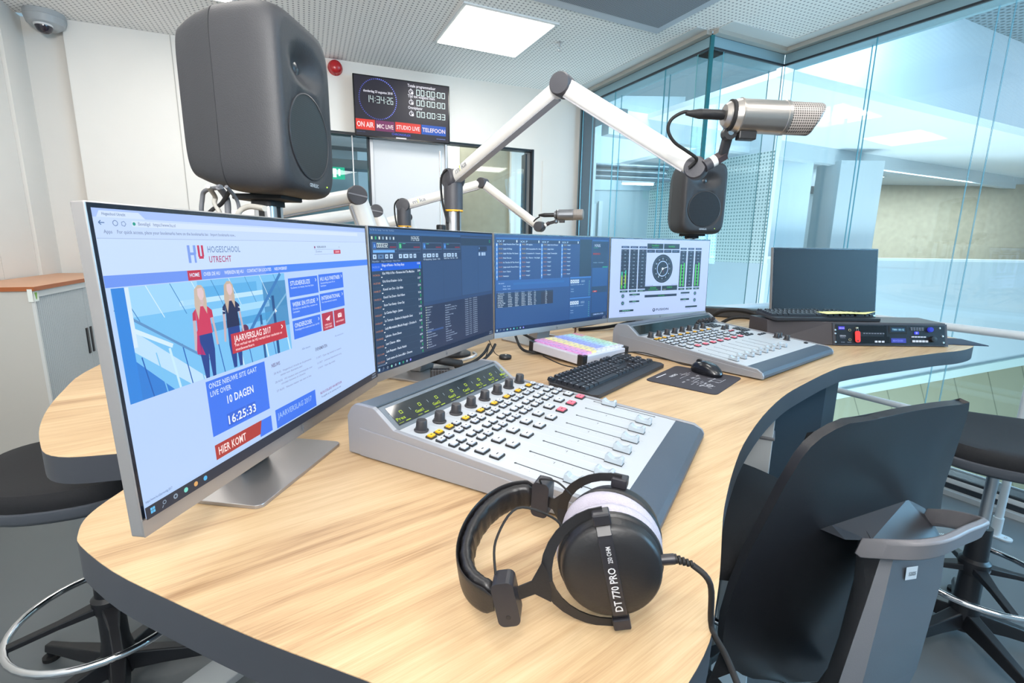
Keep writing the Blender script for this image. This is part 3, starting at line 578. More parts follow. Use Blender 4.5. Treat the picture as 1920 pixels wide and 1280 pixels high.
    q.b.M = q.b.M @ Matrix.Translation((0, -.0036, 0)); taskbar(q, '#232a3a', 6, ('#5fc0f4', '#8fa3b8', '#8fa3b8', '#7fe0d0', '#e0a860', '#4fb8f0'))
SONGS = (('14:33:31', 'Kings of Rome - Pet Shop Boys', '5:38'), ('14:34:56', 'Kiss With A Fist - Florence And The Machine', '2:04'), ('14:37:00', 'Kris Kros Kraaien - La La', '3:37'), ('14:40:37', 'Knock \'em Out - Lily Allen', '2:54'), ('14:43:31', 'Knock You Down - Keri Hilson', '5:26'), ('14:48:57', 'Know Your Enemy - Green Day', '3:10'), ('14:52:07', 'La Camisa Negra - Juanes', '3:34'), ('14:56:07', 'La Tortura - Shakira ft Alejandro Sanz', '3:31'), ('14:59:38', 'Lady Marmalade (Moulin Rouge) - Christina A', '4:24'), ('15:04:02', 'Lakotne - Room Eleven', '3:33'), ('15:07:35', 'Last Chance - Miike', '4:09'), ('15:11:44', 'Last Request - Paolo Nutini', '3:39'), ('15:15:23', 'Last scene of a love affair - Douwe', '3:44'))
def player(q):
    q.r(6, 14, 994, 945, '#2b4468'); q.r(6, 14, 994, 36, '#2d568c', 2); q.t(12, 30, 9, 'File  Edit  Bar  Settings   Tools  Help   OmniPlayer', '#7f9fc8', 150, 4); q.r(6, 36, 656, 52, '#34649c', 2)
    q.r(8, 54, 322, 98, '#28405c', 2); q.r(332, 54, 656, 98, '#28405c', 2); q.seg(252, 88, '143426', 8.2, 30, '#dff2ff', th=1.6, gap=1.3)
    for i, c in enumerate(('#dcefd0', '#35b27a', '#dcefe8', '#8fb0c8', '#dcefff', '#8fb0c8', '#dcefff')): q.r(14+i*21, 66, 22+i*21, 84, c, 4)
    for x, w_, L_, c, c2 in ((18, 145, 'A', '#8fc4ff', '#2a5fb0'), (172, 150, 'B', '#7fe8b8', '#0f8a5c'), (338, 148, 'A', '#8fc4ff', '#2a6fc0'), (501, 150, 'A', '#8fc4ff', '#2a6fc0')):
        q.r(x, 100, x+w_, 146, '#6f8fb8', 3); q.r(x+1, 102, x+w_-1, 144, '#2a3f5c', 4); q.r(x+3, 104, x+21, 142, c2, 5); q.t(x+7, 136, 24, L_, c, x+17, 6); q.r(x+26, 106, x+46, 110, '#45b8a0', 6); q.r(x+100, 128, x+w_-6, 136, '#8c3450', 6)
        q.r(x, 148, x+w_, 170, '#4f6c92', 3); q.r(x+1, 150, x+w_-1, 168, '#2b4468', 4)
        for k, (a, w2) in enumerate(((0, 20), (28, 34), (70, 18), (98, 18))): q.r(x+a, 178, x+a+w2, 206, '#b8d6f4' if not (L_ == 'A' and x < 50 and k == 1) else '#5a7fae', 5); q.r(x+a+w2*.35, 187, x+a+w2*.65, 197, '#2b4468', 6)
    q.seg(42, 134, '000032', 9.5, 26, '#e8f8ff', th=1.8, gap=1.15, k=7); q.r(20, 151, 147, 167, '#6fb0f8', 6)
    q.t(340, 225, 12, 'NS Aquaplaning - Queens   10:36', '#b8cfe8', 470, 5); q.t(503, 222, 12, 'Radio Fuzz   No Title    0:38', '#b8cfe8', 625, 5); q.t(12, 226, 10, 'Afspeellijst     Kings of Georgia - Heavy Chart', '#8fa6c8', 180, 5)
    q.r(8, 232, 322, 905, '#26415f', 2); q.r(8, 233, 321, 282, '#1460e0', 4)
    for i, (a, s_, d) in enumerate(SONGS):
        y = 233+i*51.6
        q.line(8, y+51, 322, y+51, .6, '#3f5a7c', 5); q.t(12, y+30, 12, a, '#b07a62' if i else '#7f9ff0', 52, 6); q.t(66, y+22, 16, s_, '#dbe9fb', 66+len(s_)*4.75, 6); q.t(292, y+18, 13, d, '#dbe9fb', 312, 6); q.r(306, y+26, 313, y+46, '#18a060', 6); q.r(58, y+36, 66, y+42, '#e8f0fa', 6)
    q.r(323, 236, 328, 905, '#1f2f48', 3); q.r(332, 232, 656, 532, '#31507c', 3); q.r(660, 44, 985, 530, '#345684', 3); q.r(660, 58, 985, 118, '#2b4460', 4)
    q.line(495, 236, 495, 530, 1, '#24405f', 5); q.line(828, 120, 828, 530, 1.5, '#24405f', 5); q.r(836, 124, 930, 165, '#2a3f5c', 5); q.t(840, 150, 22, 'A', '#8fc4ff', 849, 6); q.t(955, 92, 26, 'O', '#1fbf80', 968, 6)
    for k in range(3): q.r(836+k*30, 176, 836+k*30+(18, 26, 16)[k], 205, '#a9c8ea', 6)
    q.r(329, 533, 985, 560, '#2c4a76', 4); q.r(329, 560, 985, 905, '#243656', 4)
    for i, s_ in enumerate(('Aankeilers', 'Album1', 'Bumpers', 'Jingle', 'DJs', 'CDs', 'Instart', 'HU', 'GB', 'Commercial', 'Hitlist', 'Internet Radio', 'Muziek vrijstaand', 'Nieuws', 'Overig', 'Playout', 'Commercials HU')):
        y = 578+i*19; q.t(352, y, 9, s_, '#a9bdd8', 352+len(s_)*4.4, 6); q.r(343, y-9, 348, y, '#cfe0c8', 6)
    q.r(345, 750, 480, 764, '#34548c', 5)
    for i, s_ in enumerate(('Mix-playlist', 'Aankeiler en Hitlijst Top', 'Aankeiler en Nieuws Top', 'Hitlijst', 'Nieuws met uitleg', 'Reportage', 'Muziekmix', 'Non stop 1', 'Non stop 2', 'Radio jingle', 'Outro', 'Station call', 'Outro op herhaling', 'Sessie opname en nabeeld', 'Tune Nieuws', 'Tune op Nieuws')):
        q.t(500, 590+i*19, 9, s_, '#a9bdd8', 500+len(s_)*4.2, 6)
    for j, x in enumerate((684, 728, 766)):
        for i in range(18): q.t(x, 572+i*18, 9, ('Voorkant', '3:14', '23-08-18')[j], '#a9bdd8', x+(34, 22, 44)[j], 6)
    taskbar(q, '#1d2638', 9)
    q.t(10, 900, 8, 'Verbonden met server', '#8fa6c8', 60, 6)
def cartwall(q):
    q.r(6, 14, 994, 945, '#254a86'); 
    for i, x in enumerate((14, 186, 358, 530)):
        q.r(x, 40, x+166, 56, '#2f66b0', 3); q.r(x, 58, x+166, 92, '#1f3a66', 3); q.t(x+4, 84, 18, 'XX P', '#a9c8ea', x+62, 5); q.r(x+148, 62, x+156, 84, '#dbe9fb', 5); q.r(x, 92, x+12, 440, '#4f8fe0', 3)
        names = (('Jingle Surprise Show Tune', 'Jingle HS Bang', 'Jingle Wie Eten We Samen', 'Nodo The Line', 'It\'s The End Of The World', 'Jingle studio Round Disco', 'Intro Tabula', 'Headerjam'), ('SFX Applaus', 'SFX Competition Fit - Bust', 'Competition Fi - Competit', 'DJ - Pianoo - Van Jingle', '<empty>', '<empty>', '<empty>', '<empty>'), ('Jingle Animed Bumper', 'Jingle Radar', 'Jingle Tweestrijde', '<empty>', '<empty>', '<empty>', '<empty>', '<empty>'), ('<empty>',)*8)[i]
        for j, s_ in enumerate(names):
            y = 92+j*43; q.t(x+3, y+26, 20, str(j+1), '#dbefff', x+9, 5); q.t(x+19, y+16, 13, '00:0%d' % (j+2), '#b09a6a' if j < 3 else '#a8746a', x+46, 5); q.t(x+51, y+16, 13, s_, '#c9dffa', x+51+len(s_)*4.6, 5)
    q.r(700, 40, 816, 438, '#233a54', 3); q.r(822, 40, 985, 905, '#25456c', 3); q.r(822, 40, 985, 56, '#2c62a8', 4); q.seg(836, 118, '143426', 9, 30, '#cfe6ff', th=1.8, gap=1.25, k=5); q.r(834, 124, 880, 130, '#1f8a78', 5)
    q.t(832, 202, 18, 'REC', '#a04050', 895, 5); q.r(828, 184, 905, 206, '#6a2f44', 4); q.t(835, 295, 9, 'Database   Verbindingen', '#8fb0d0', 940, 5); q.r(930, 336, 985, 350, '#139a80', 5); q.r(826, 350, 985, 560, '#2a5a9a', 4); q.r(836, 606, 880, 624, '#a83a48', 5); q.t(852, 619, 9, 'ON', '#ffd9dc', 866, 6)
    q.r(826, 630, 985, 860, '#24508c', 4); q.t(846, 888, 16, 'OMNIPLAYER', '#a9c4f8', 955, 5)
    q.r(12, 444, 608, 540, '#2b5fa8', 3); q.r(140, 470, 560, 492, '#2c66b0', 4); q.t(30, 476, 10, 'Zoeken   geavanceerd', '#bcd6f6', 72, 5); q.t(62, 505, 10, 'Titel   bevat', '#bcd6f6', 118, 5); q.t(62, 531, 10, 'Artiest   bevat', '#bcd6f6', 118, 5)
    q.r(12, 545, 608, 905, '#28508c', 3); q.r(14, 565, 462, 705, '#223a5c', 4); q.r(360, 580, 462, 705, '#2a2f48', 5)
    for i in range(9):
        y = 570+i*16.5
        for x, s_, w_ in ((24, ('Titel', 'Hold The Line', 'Africa', 'Rosanna', 'Stop loving you', 'Georgy Porgy', 'Pamela, 1988', 'Leah, 2010', 'I will remember'), 60), (100, ('Artiest', 'Toto', 'Toto', 'Toto', 'Anouk', 'Kensington', 'Toto', 'Band Ano', 'Sandoval'), 34), (152, ('Duur', '00:03:51'), 32), (202, ('Datum', '22-02-16'), 38), (254, ('Soort', 'Muziek'), 36), (302, ('Type', 'Audio'), 20), (396, ('Info', '5:34'), 16)):
            q.t(x, y, 9.5, s_[i] if len(s_) > 2 else s_[1 if i else 0], '#d3e4f8' if i else '#9fb8d8', x+w_*(.6+.4*random.random()), 6)
    q.r(615, 443, 815, 660, '#295896', 3); q.r(615, 668, 815, 905, '#295896', 3); q.r(615, 443, 815, 456, '#3f7fd0', 4); q.r(615, 668, 815, 680, '#3f7fd0', 4)
    for y in (472, 706):
        for k in range(4): q.r(618+k*21, y, 636+k*21, y+38, '#c9e0f8', 5); q.r(624+k*21, y+12, 630+k*21, y+26, '#2b4468', 6)
        q.seg(720, y+30, '0003', 7, 20, '#a9c8ea', th=1.3, gap=1.3, k=5); q.t(620, y+58, 9, 'Koppelen van jingle aan regel 1', '#9fc0e8', 750, 5); q.t(624, y+105, 9, 'Playlist', '#9fc0e8', 650, 5); q.t(624, y+130, 9, 'Reclame', '#9fc0e8', 652, 5)
        for k in range(8): q.r(797, y+20+k*22, 803, y+28+k*22, '#5fc0a0', 5)
    taskbar(q, '#162440', 9)
def fusion(q):
    q.r(8, 18, 992, 945, '#bcd0fd'); dk = '#1d2c47'; gr = '#35b845'
    for k, x in enumerate((94, 176, 258, 676, 757, 838)):
        w_ = 72 if k < 3 else 66; top = 138 if k < 3 else 150; x0 = x+6 if k < 3 else x
        q.r(x0, top-38, x0+w_, top-14, '#2a4068', 3); q.t(x0+14, top-21, 9, ('METER 1', 'METER 2', 'METER 3', 'PROG 1', 'PROG 2', 'PROG 3')[k], '#8fa8d8', x0+w_-14, 5)
        q.r(x0, top, x0+w_, 612, '#20283f', 3); q.r(x0, 624, x0+w_, 648, '#1c4048', 3); q.t(x0+20, 641, 10, ('PROG', 'AUX 1', 'AUX 2', 'PHONES', 'TALK', 'PREV')[k], '#a9d8c8', x0+w_-20, 5)
        for j in range(11):
            y = top+16+j*(612-top-26)/10.5; q.t(x0+w_/2-9, y+4, 9, str(j*5) if j else '+5', '#b8c4d8', x0+w_/2+9, 5); q.r(x0+5, y-2, x0+9, y+2, '#c06a70' if j in (2, 10) else '#8fa0b8', 4); q.r(x0+w_-9, y-2, x0+w_-5, y+2, '#8fa0b8', 4)
    def bar(x, y, w_=11, yel=False):
        q.r(x, y, x+w_, 600, '#49d64c', 6)
        if yel: q.r(x, y, x+w_, y+40, '#35c0a0', 7); q.r(x+1, y+60, x+w_-1, y+160, '#b8d040', 7)
    bar(108, 400, yel=True); bar(140, 384, yel=True); bar(688, 322); bar(718, 302); bar(848, 322); bar(878, 302)
    q.r(340, 66, 497, 130, '#18282f', 3); q.r(504, 66, 664, 130, '#18282f', 3); q.t(382, 98, 18, 'THURSDAY', gr, 456, 5); q.t(385, 118, 10, 'AUGUST 23 2018', '#2fa0a0', 452, 5); q.t(552, 108, 18, '14:34:26', gr, 614, 5)
    for k in range(4): q.r(340+k*83, 140, 340+k*83+77, 176, '#243250', 3); q.t(355+k*83, 162, 10, ('TIMER 1', 'TIMER 2', 'EVENT', 'STOP')[k], '#6f88b8', 395+k*83, 5)
    q.disc(501, 372, 103, '#141c2e', 3, asp=1.0, n=48); q.disc(501, 372, 57, '#b9cdf8', 5, 51, 48)
    for i in range(12):
        a = i*math.pi/6; x = 501+math.sin(a)*72; y = 372-math.cos(a)*72*MW/MH; q.t(x, y+8, 18, str(i or 12), '#d5e3fb', None, 5, 'C')
    for i in range(60):
        a = i*math.pi/30; q.r(501+math.sin(a)*90-1, 372-math.cos(a)*90*MW/MH-2, 501+math.sin(a)*90+1, 372-math.cos(a)*90*MW/MH+2, '#b9c8e8', 5)
    q.line(501, 372, 548, 352, 4, '#f2f7ff', 7); q.line(501, 372, 461, 478, 3, '#f2f7ff', 7); q.line(501, 372, 516, 432, 1.4, '#c03a4a', 6); q.disc(501, 372, 9, '#f2f7ff', 8, 4, 20)
    q.r(336, 585, 496, 645, '#162632', 3); q.r(504, 585, 663, 645, '#162632', 3); q.t(385, 615, 17, '00:00:00', gr, 445, 5); q.t(370, 635, 10, 'COUNTDOWN TIMER', gr, 465, 5); q.t(556, 615, 17, '0:00:0', gr, 610, 5); q.t(514, 638, 10, 'STOP', '#b8c8a0', 545, 5)
    q.r(336, 692, 662, 722, '#1b2c44', 3); q.t(470, 714, 12, 'HU FM STUDIO', gr, 535, 5); q.t(340, 578, 8, 'COUNT DOWN TIMER', '#5f74a8', 415, 5); q.t(600, 578, 8, 'COUNT UP TIMER', '#5f74a8', 660, 5)
    q.t(456, 895, 27, 'FUSION', '#16254a', 583, 5, sp=1.05); q.t(456.8, 895.6, 27, 'FUSION', '#16254a', 583.8, 4, sp=1.05); q.disc(434, 884, 13, '#1e2f56', 4, 6, 20); q.line(434, 884, 434, 868, 5, '#bcd0fd', 6)
    for x, y in ((129, 692), (130, 778), (861, 700), (861, 789)): q.disc(x, y, 13, '#1f3a52', 4, n=20); q.disc(x, y, 5, '#7fd8d0', 6, 3, 14); q.disc(x, y, 18, '#5f7ab0', 3, 16.5, 24)
    for x0, y0, x1, y1, s_ in ((189, 668, 288, 690, 'MONITOR'), (190, 752, 286, 774, 'HEADSET'), (705, 676, 800, 698, ''), (705, 760, 800, 784, 'TALKBACK'), (101, 858, 234, 882, 'PRESET'), (763, 862, 894, 884, '')):
        q.r(x0, y0, x1, y1, '#1b3a48', 3); q.t(x0+30, y1-7, 11, s_, '#7fd0b0', x1-30, 5) if s_ else None; q.t(x0+2, y1+18, 8, 'SOURCE  LEVEL', '#6a7fb0', x0+60, 5)
        
monitor(-.357, .787, 1.423, ZC-.323, .034, 'nearest monitor, turned sideways to the viewer, showing a blue school website', page, (-.03, -.005))
monitor(-.190, 1.380, 1.147, ZC-.322, .020, 'monitor showing a dark playlist with a bright blue selected line, second from the left', player, (.01, .0))
monitor(.172, 1.860, .707, ZC-.322, .022, 'monitor showing a blue jingle grid, between the playlist screen and the clock screen', cartwall, (.0, .0))
monitor(.676, 2.214, .509, ZC-.323, .027, 'monitor with a pale display of green level meters and a round clock', fusion, (-.0, .0))
monitor(1.587, 2.457, .189, ZC-.352, .12, 'switched off monitor behind the keyboard at the right end of the desk', lambda q: q.r(10, 20, 990, 940, '#03060c'), (.0, .04))
# ------------------------------------------------------------------ desk
out = [(-.711, .817), (-.655, .828), (-.612, .80), (-.596, .757), (-.594, .687), (-.591, .639), (-.582, .604), (-.562, .572), (-.539, .549), (-.461, .502), (-.37, .46), (-.245, .407), (-.123, .362), (-.03, .325), (.06, .305), (.12, .325), (.16, .364), (.197, .41), (.221, .455), (.252, .517), (.302, .628), (.336, .695), (.388, .788), (.462, .907), (.577, 1.064), (.70, 1.21), (.812, 1.321), (1.019, 1.505), (1.145, 1.59), (1.426, 1.718), (1.612, 1.801), (1.734, 1.847), (1.857, 1.926), (1.934, 2.019), (1.964, 2.129), (1.93, 2.30), (1.80, 2.50), (1.55, 2.68), (1.25, 2.80), (.8, 2.95), (.3, 3.0), (-.3, 2.95), (-.8, 2.75), (-1.15, 2.4), (-1.30, 2.0), (-1.31, 1.65), (-1.231, 1.359), (-1.139, 1.19), (-1.048, 1.049), (-.96, .937), (-.884, .858), (-.831, .813), (-.778, .801)]
sp_ = [(p.x, p.y) for p in spline([Vector((x, y, 0)) for x, y in out], 3, True)]
desk = thing('studio_desk', 'large curved studio desk with light oak top and thick dark edge', 'desk', (.2, 1.5, 0))
dl = (-.2, -1.5, 0)
b = MB(); b.prism(sp_, DZ-.0012, DZ, wood); b.build('desk_top', desk, loc=dl)
b = MB(); b.prism(sp_, DZ-.052, DZ-.0012, desk_edge); b.build('edge_band', desk, loc=dl, smooth=40)
navy = mat('pedestal_panel', '#2c3742', .45)
b = MB(); b.prism([(.96, 1.72), (1.2, 1.79), (1.31, 1.88), (1.30, 2.3), (1.0, 2.4), (.90, 2.1)], .04, DZ-.052, navy); b.build('pedestal', desk, bevel=.01, loc=dl)
b = MB(); b.prism([(-.3, 1.0), (-.1, 1.1), (-.2, 2.0), (-.6, 2.0), (-.55, 1.3)], .04, DZ-.052, navy); b.build('pedestal', desk, bevel=.01, loc=dl)
for x, y in ((.775, 1.46), (-.85, 1.5), (.15, .95)):
    b = MB(); b.box(-.05, .05, -.035, .035, .02, DZ-.052, mat('leg_grey_white', '#b9bfc2', .4)); b.box(-.055, .055, -.04, .04, DZ-.20, DZ-.19, mgrey); b.box(-.06, .06, -.3, .3, 0, .03, mat('leg_grey_white', '#b9bfc2', .4)); o = b.build('leg', desk, bevel=.003); o.location = (x-.2, y-1.5, 0); o.rotation_euler = (0, 0, R(-28))
# black curtain like cable cover and cables at the back of the desk
o = MB(); o.box(-.45, .10, -.04, .04, 0, .05, black); o = o.build('cable_channel', bevel=.006); o.location = (1.27, 2.66, DZ); o.rotation_euler = (0, 0, R(-22)); tag(o, 'low black cable channel at the desk rear left of the switched off monitor', 'cable channel')
def cable(label, pts, r, m=None, name='cable', k=8, group=None):
    b = MB(); b.tube(pts, r, m or rubber, 8, smooth=k); return tag(b.build(name, smooth=60), label, 'cable', group)
z0 = DZ
cable('thick black cable loop behind the right mixing console', [(.98, 2.42, z0+.02), (1.02, 2.36, z0+.075), (1.10, 2.30, z0+.085), (1.17, 2.24, z0+.06), (1.20, 2.2, z0+.012)], .011)
cable('black cable loop under the thicker one behind the right mixing console', [(1.00, 2.34, z0+.008), (1.05, 2.30, z0+.05), (1.12, 2.25, z0+.055), (1.17, 2.2, z0+.012)], .008)
cable('thin black cable arching towards the player unit', [(1.18, 2.18, z0+.006), (1.2, 2.2, z0+.04), (1.28, 2.22, z0+.06), (1.42, 2.3, z0+.05), (1.5, 2.4, z0+.01)], .006)
cable('black cables running behind the jingle monitor to the meter monitor', [(.3, 2.16, z0+.008), (.42, 2.2, z0+.012), (.55, 2.3, z0+.02), (.68, 2.4, z0+.04), (.72, 2.45, z0+.06)], .008)
cable('second black cable between jingle monitor and meter monitor', [(.28, 2.22, z0+.008), (.40, 2.27, z0+.02), (.55, 2.36, z0+.035), (.74, 2.5, z0+.06)], .006)
cable('brownish cable hanging down behind the jingle monitor', [(.20, 2.05, z0+.10), (.26, 2.0, z0+.05), (.24, 1.97, z0+.006), (.15, 2.0, z0+.006)], .004, mat('brown_cable', '#6b3f2a', .6))
cable('black cable in front of the jingle monitor stand', [(.01, 1.80, z0+.05), (.03, 1.70, z0+.02), (.06, 1.66, z0+.012), (.11, 1.67, z0+.012), (.10, 1.73, z0+.03), (.04, 1.86, z0+.04)], .005)
for i, (dx, lb) in enumerate(((0, 'left black cable of the pair rising behind the playlist monitor'), (.02, 'right black cable of the pair rising behind the playlist monitor'))):
    cable(lb, [(-.17+dx, 1.42, z0+.015), (-.12+dx, 1.47, z0+.02), (-.09+dx, 1.52, z0+.035), (-.075+dx, 1.57, z0+.055)], .0045)
cable('pale grey cable on the desk behind the playlist monitor', [(-.26, 1.45, z0+.02), (-.18, 1.50, z0+.012), (-.12, 1.55, z0+.02), (-.13, 1.62, z0+.015)], .005, alu)
cable('black cable bundle with plug under the playlist monitor', [(-.42, 1.42, z0+.012), (-.34, 1.40, z0+.03), (-.26, 1.385, z0+.05), (-.20, 1.37, z0+.045), (-.15, 1.40, z0+.03)], .012)
o = MB(); o.box(-.03, .025, -.012, .012, 0, .024, black); o.box(.025, .045, -.008, .008, .004, .02, black)
for i in range(6): o.box(-.025+i*.008, -.021+i*.008, -.0126, .0126, .002, .0245, dgrey)
o = o.build('video_plug', bevel=.0015); o.location = (-.20, 1.335, z0+.006); o.rotation_euler = (0, 0, R(10)); tag(o, 'black ribbed video plug lying under the playlist monitor', 'plug')
cable('very thin black lead from the playlist monitor towards its plug', [(-.07, 1.50, z0+.07), (-.09, 1.42, z0+.02), (-.13, 1.33, z0+.003), (-.19, 1.30, z0+.003)], .0016)
t = thing('usb_puck', 'small round black puck on a thin lead, standing on the bare desk between two monitors', 'puck', (-.022, 1.598, DZ))
b = MB(); b.lathe([(.001, 0), (.019, 0), (.021, .003), (.021, .010), (.019, .013), (.001, .0135)], black, n=30); b.build('body', t, smooth=40)
b = MB(); b.tube([(-.02, .006, .008), (-.035, .0, .02), (-.045, -.03, .05), (-.052, -.06, .075)], .0013, rubber, 6); b.build('lead', t, smooth=60)
b = MB(); b.lathe([(.003, 0), (.003, .0006)], mat('puck_dot', '#d8d8dc', .4), Matrix.Translation((.002, .004, .0135)), 10); b.build('dot', t)
# ------------------------------------------------------------------ mixing consoles
deckm = mat('console_white', '#b3b7bc', .4, var=.03); sidem = mat('console_side', '#929398', .38, .2); palm = mat('palm_rest', '#3d4754', .45, bump=(600, .1)); dk2 = mat('console_dark', '#23272c', .4)
D_, VP, VB, HB, HF = .551, .496, .109, .062, .027
def deckz(v): return HB+(HF-HB)*(v-VB)/(D_-VB)
PB = {}
def proto_button(kind, w_, h_, cap, skirt='#2a2d31', mark=None):
    """button lying in the deck plane, origin in its middle"""
    b = MB(); b.prism(rrect(w_+.0012, h_+.0012, .0018, 3), -.003, .0034, mat('btn_'+skirt.strip('#'), skirt, .5)); b.prism(rrect(w_-.0032, h_-.0032, .0012, 3), .0032, .0058, mat('cap_'+cap.strip('#'), cap, .35), mside=mat('cap_'+cap.strip('#'), cap, .35))
    if mark: b.box(-w_*.14, w_*.14, -.0011, .0011, .0058, .0060, mat('mark', '#2b2d33', .6))
    return b
BK = {'yellow': (.0150, .0125, '#f2b21e', '#3a3526', 1), 'small': (.0150, .0125, '#c6cad4', '#1d1f22', 1), 'plain': (.0150, .0125, '#cdd1d8', '#1d1f22', 0), 'big': (.0210, .0175, '#c3c6cc', '#151618', 1), 'grey': (.0210, .0175, '#b9bdc4', '#1e2023', 1), 'red': (.0210, .0175, '#e86a7c', '#1e2023', 1), 'dark': (.0130, .0100, '#4b5057', '#1b1d20', 0), 'redsmall': (.0130, .0100, '#c8545c', '#2a2d31', 0)}
BLAB = {'yellow': 'lit yellow button', 'red': 'lit pink red button', 'dark': 'dark grey button', 'redsmall': 'small red button', 'grey': 'large grey button'}
def console(x, y, a, W_, label, faders, disp, extra=False, grp='mixing consoles'):
    t = thing('mixing_console', label, 'mixing console', (x, y, DZ), a, grp)
    prof = [(0, .004), (0, .073), (-.010, .090), (-.020, .098), (-.062, .098), (-.070, .094), (-VB, HB+.004), (-D_+.02, deckz(D_-.02)+.002), (-D_+.004, HF-.006), (-D_, HF-.014), (-D_, .004)]
    for x0 in (0, W_-.009):
        b = MB(); b.prism_x(prof, x0, x0+.009, sidem); s_ = x0-.002 if x0 == 0 else x0+.009
        b.prism_x([(-.03, .004), (-.03, .056), (-.12, .051), (-D_+.008, HF-.006), (-D_+.002, HF-.014), (-D_+.002, .004)], s_, s_+.002, sidem); b.build('side_panel', t, bevel=.0015)
    b = MB(); x0, x1 = .009, W_-.009
    b.prism_x([(-.004, .002), (-.004, .070), (-.020, .0945), (-.0625, .0945), (-VB, HB-.004), (-VP, deckz(VP)-.004), (-VP, .002)], x0, x1, dk2); b.build('body', t)
    b = MB(); b.prism_x([(-.000, .02), (-.000, .072), (-.021, .097), (-.060, .097), (-.060, .0945), (-.02, .0945), (-.004, .07), (-.004, .02)], x0, x1, mat('hood_grey', '#565e66', .4)); b.build('hood', t)
    b = MB(); b.prism_x([(-VP, .004), (-VP, deckz(VP)), (-D_+.02, deckz(D_-.02)), (-D_+.006, HF-.004), (-D_, HF-.013), (-D_, .006)], x0, x1, palm); b.build('palm_rest', t, smooth=30)
    # deck frame: x right, y toward the rear, z out of the deck
    up = Vector((0, D_-VB, HB-HF)).normalized(); DK = frame((0, -VB, HB), (1, 0, 0), tuple(up)); eu = DK.to_euler()
    L_ = (VP-VB)/up.y
    b = MB(); b.M = DK; b.box(.012, W_-.012, -L_, -.001, -.003, .0005, deckm)
    n = 8; wf = dk2
    def ch(i): return .037+.0507*i
    for i in range(n):
        u = ch(i); b.box(u-.0011, u+.0011, -.347, -.217, .0005, .0008, wf)
        for v in (.217, .347): b.lathe([(.0022, .0005), (.0022, .0009)], wf, Matrix.Translation((u, -v, 0)), 10)
        for k in range(7): b.box(u-.0105, u-.0085, -.2305-k*.0165, -.2297-k*.0165, .0005, .0007, mat('print_grey', '#9ba0a6', .6))
        b.box(u-.0145, u-.0085, -.266, -.2652, .0005, .0007, wf); b.text('%d' % (i+1), u+.012, -.36, .004, mat('print_grey', '#9ba0a6', .6), Matrix.Translation((0, 0, .0007)))
        if extra or i: b.box(u-.0255, u-.0250, -.34, -.012, .0005, .0006, mat('print_pale', '#cfd3d8', .6))
        b.box(u-.016, u-.006, -.0175, -.0170, .0005, .0007, mat('print_grey', '#9ba0a6', .6)); b.box(u+.006, u+.012, -.0135, -.0130, .0005, .0007, mat('print_grey', '#9ba0a6', .6))
    b.build('deck_plate', t)
    # slanted display
    su = Vector((0, VB-.0625, .0945-HB+.004)).normalized(); SL = frame((0, -VB, HB-.004), (1, 0, 0), tuple(su)); LL = math.hypot(VB-.0625, .0945-HB+.004)
    b = MB(); b.M = SL; b.box(.011, W_-.011, .001, LL-.001, -.002, .0025, mat('display_frame', '#5b636b', .4)); b.build('display_frame', t, bevel=.001)
    b = MB(); b.M = SL; b.box(.022, W_-.022, .010, LL-.008, .0015, .0030, mat('display_glass', '#0d1216', .06, spec=.8, coat=1)); 
    ly = scr('#b9d62a', 1.0)
    for i, s_ in enumerate(disp):
        if not s_: continue
        u = ch(i)-.012; T = Matrix.Translation((0, 0, .0033)); b.text(s_, u, .019, .0062, ly, T, .022); b.box(u, u+.012, .0135, .0142, .0031, .0033, ly); b.box(u+.018, u+.030, .0132, .0148, .0031, .0033, ly)
        for k, (dx, w2) in enumerate(((.018, .0012), (.024, .0012))): b.box(u+dx, u+dx+w2, .030, .037, .0031, .0033, ly)
        b.box(u+.018, u+.0252, .030, .0312, .0031, .0033, ly); b.box(u+.018, u+.0252, .0358, .037, .0031, .0033, ly)
        b.box(u-.006, u-.005, .030, .036, .0031, .0033, scr('#9fb0b8'))
    b.build('display', t)
    # knobs
    def place(kind, u, v):
        if kind not in PB:
            w_, h_, cap, sk, mk = BK[kind]; o = proto_button(kind, w_, h_, cap, sk, mk).build('button', t); PB[kind] = o.data; o.location = DK @ Vector((u, -v, 0)); o.rotation_euler = eu
        else:
            o = bpy.data.objects.new('button', PB[kind]); C.objects.link(o); o.parent = t; o.location = DK @ Vector((u, -v, 0)); o.rotation_euler = eu
        if kind in BLAB: o['label'] = BLAB[kind]
    def knob(u, v, s_=1, name='knob'):
        if 'knob' not in PB:
            k = MB(); k.lathe([(.001, 0), (.0125, 0), (.0128, .0018), (.0105, .0035)], mat('knob_black', '#2c2a2c', .45), n=28)
            pr = []; 
            for i in range(28*2): pass
            k.lathe([(.0100, .003), (.0092, .0185), (.0083, .020), (.001, .0203)], mat('knob_black', '#2c2a2c', .45), n=28); k.box(-.0005, .0005, .0095, .0130, .001, .0035, mat('knob_black', '#2c2a2c', .45)); k.box(-.0004, .0004, .001, .0088, .0200, .0206, mat('knob_line', '#55555a', .5))
            o = k.build('knob', t, smooth=35); PB['knob'] = o.data
        else: o = bpy.data.objects.new('knob', PB['knob']); C.objects.link(o); o.parent = t
        o.location = DK @ Vector((u, -v, .0005)); o.rotation_euler = eu; o.scale = (s_,)*3
    for i in range(n): knob(ch(i), .030)
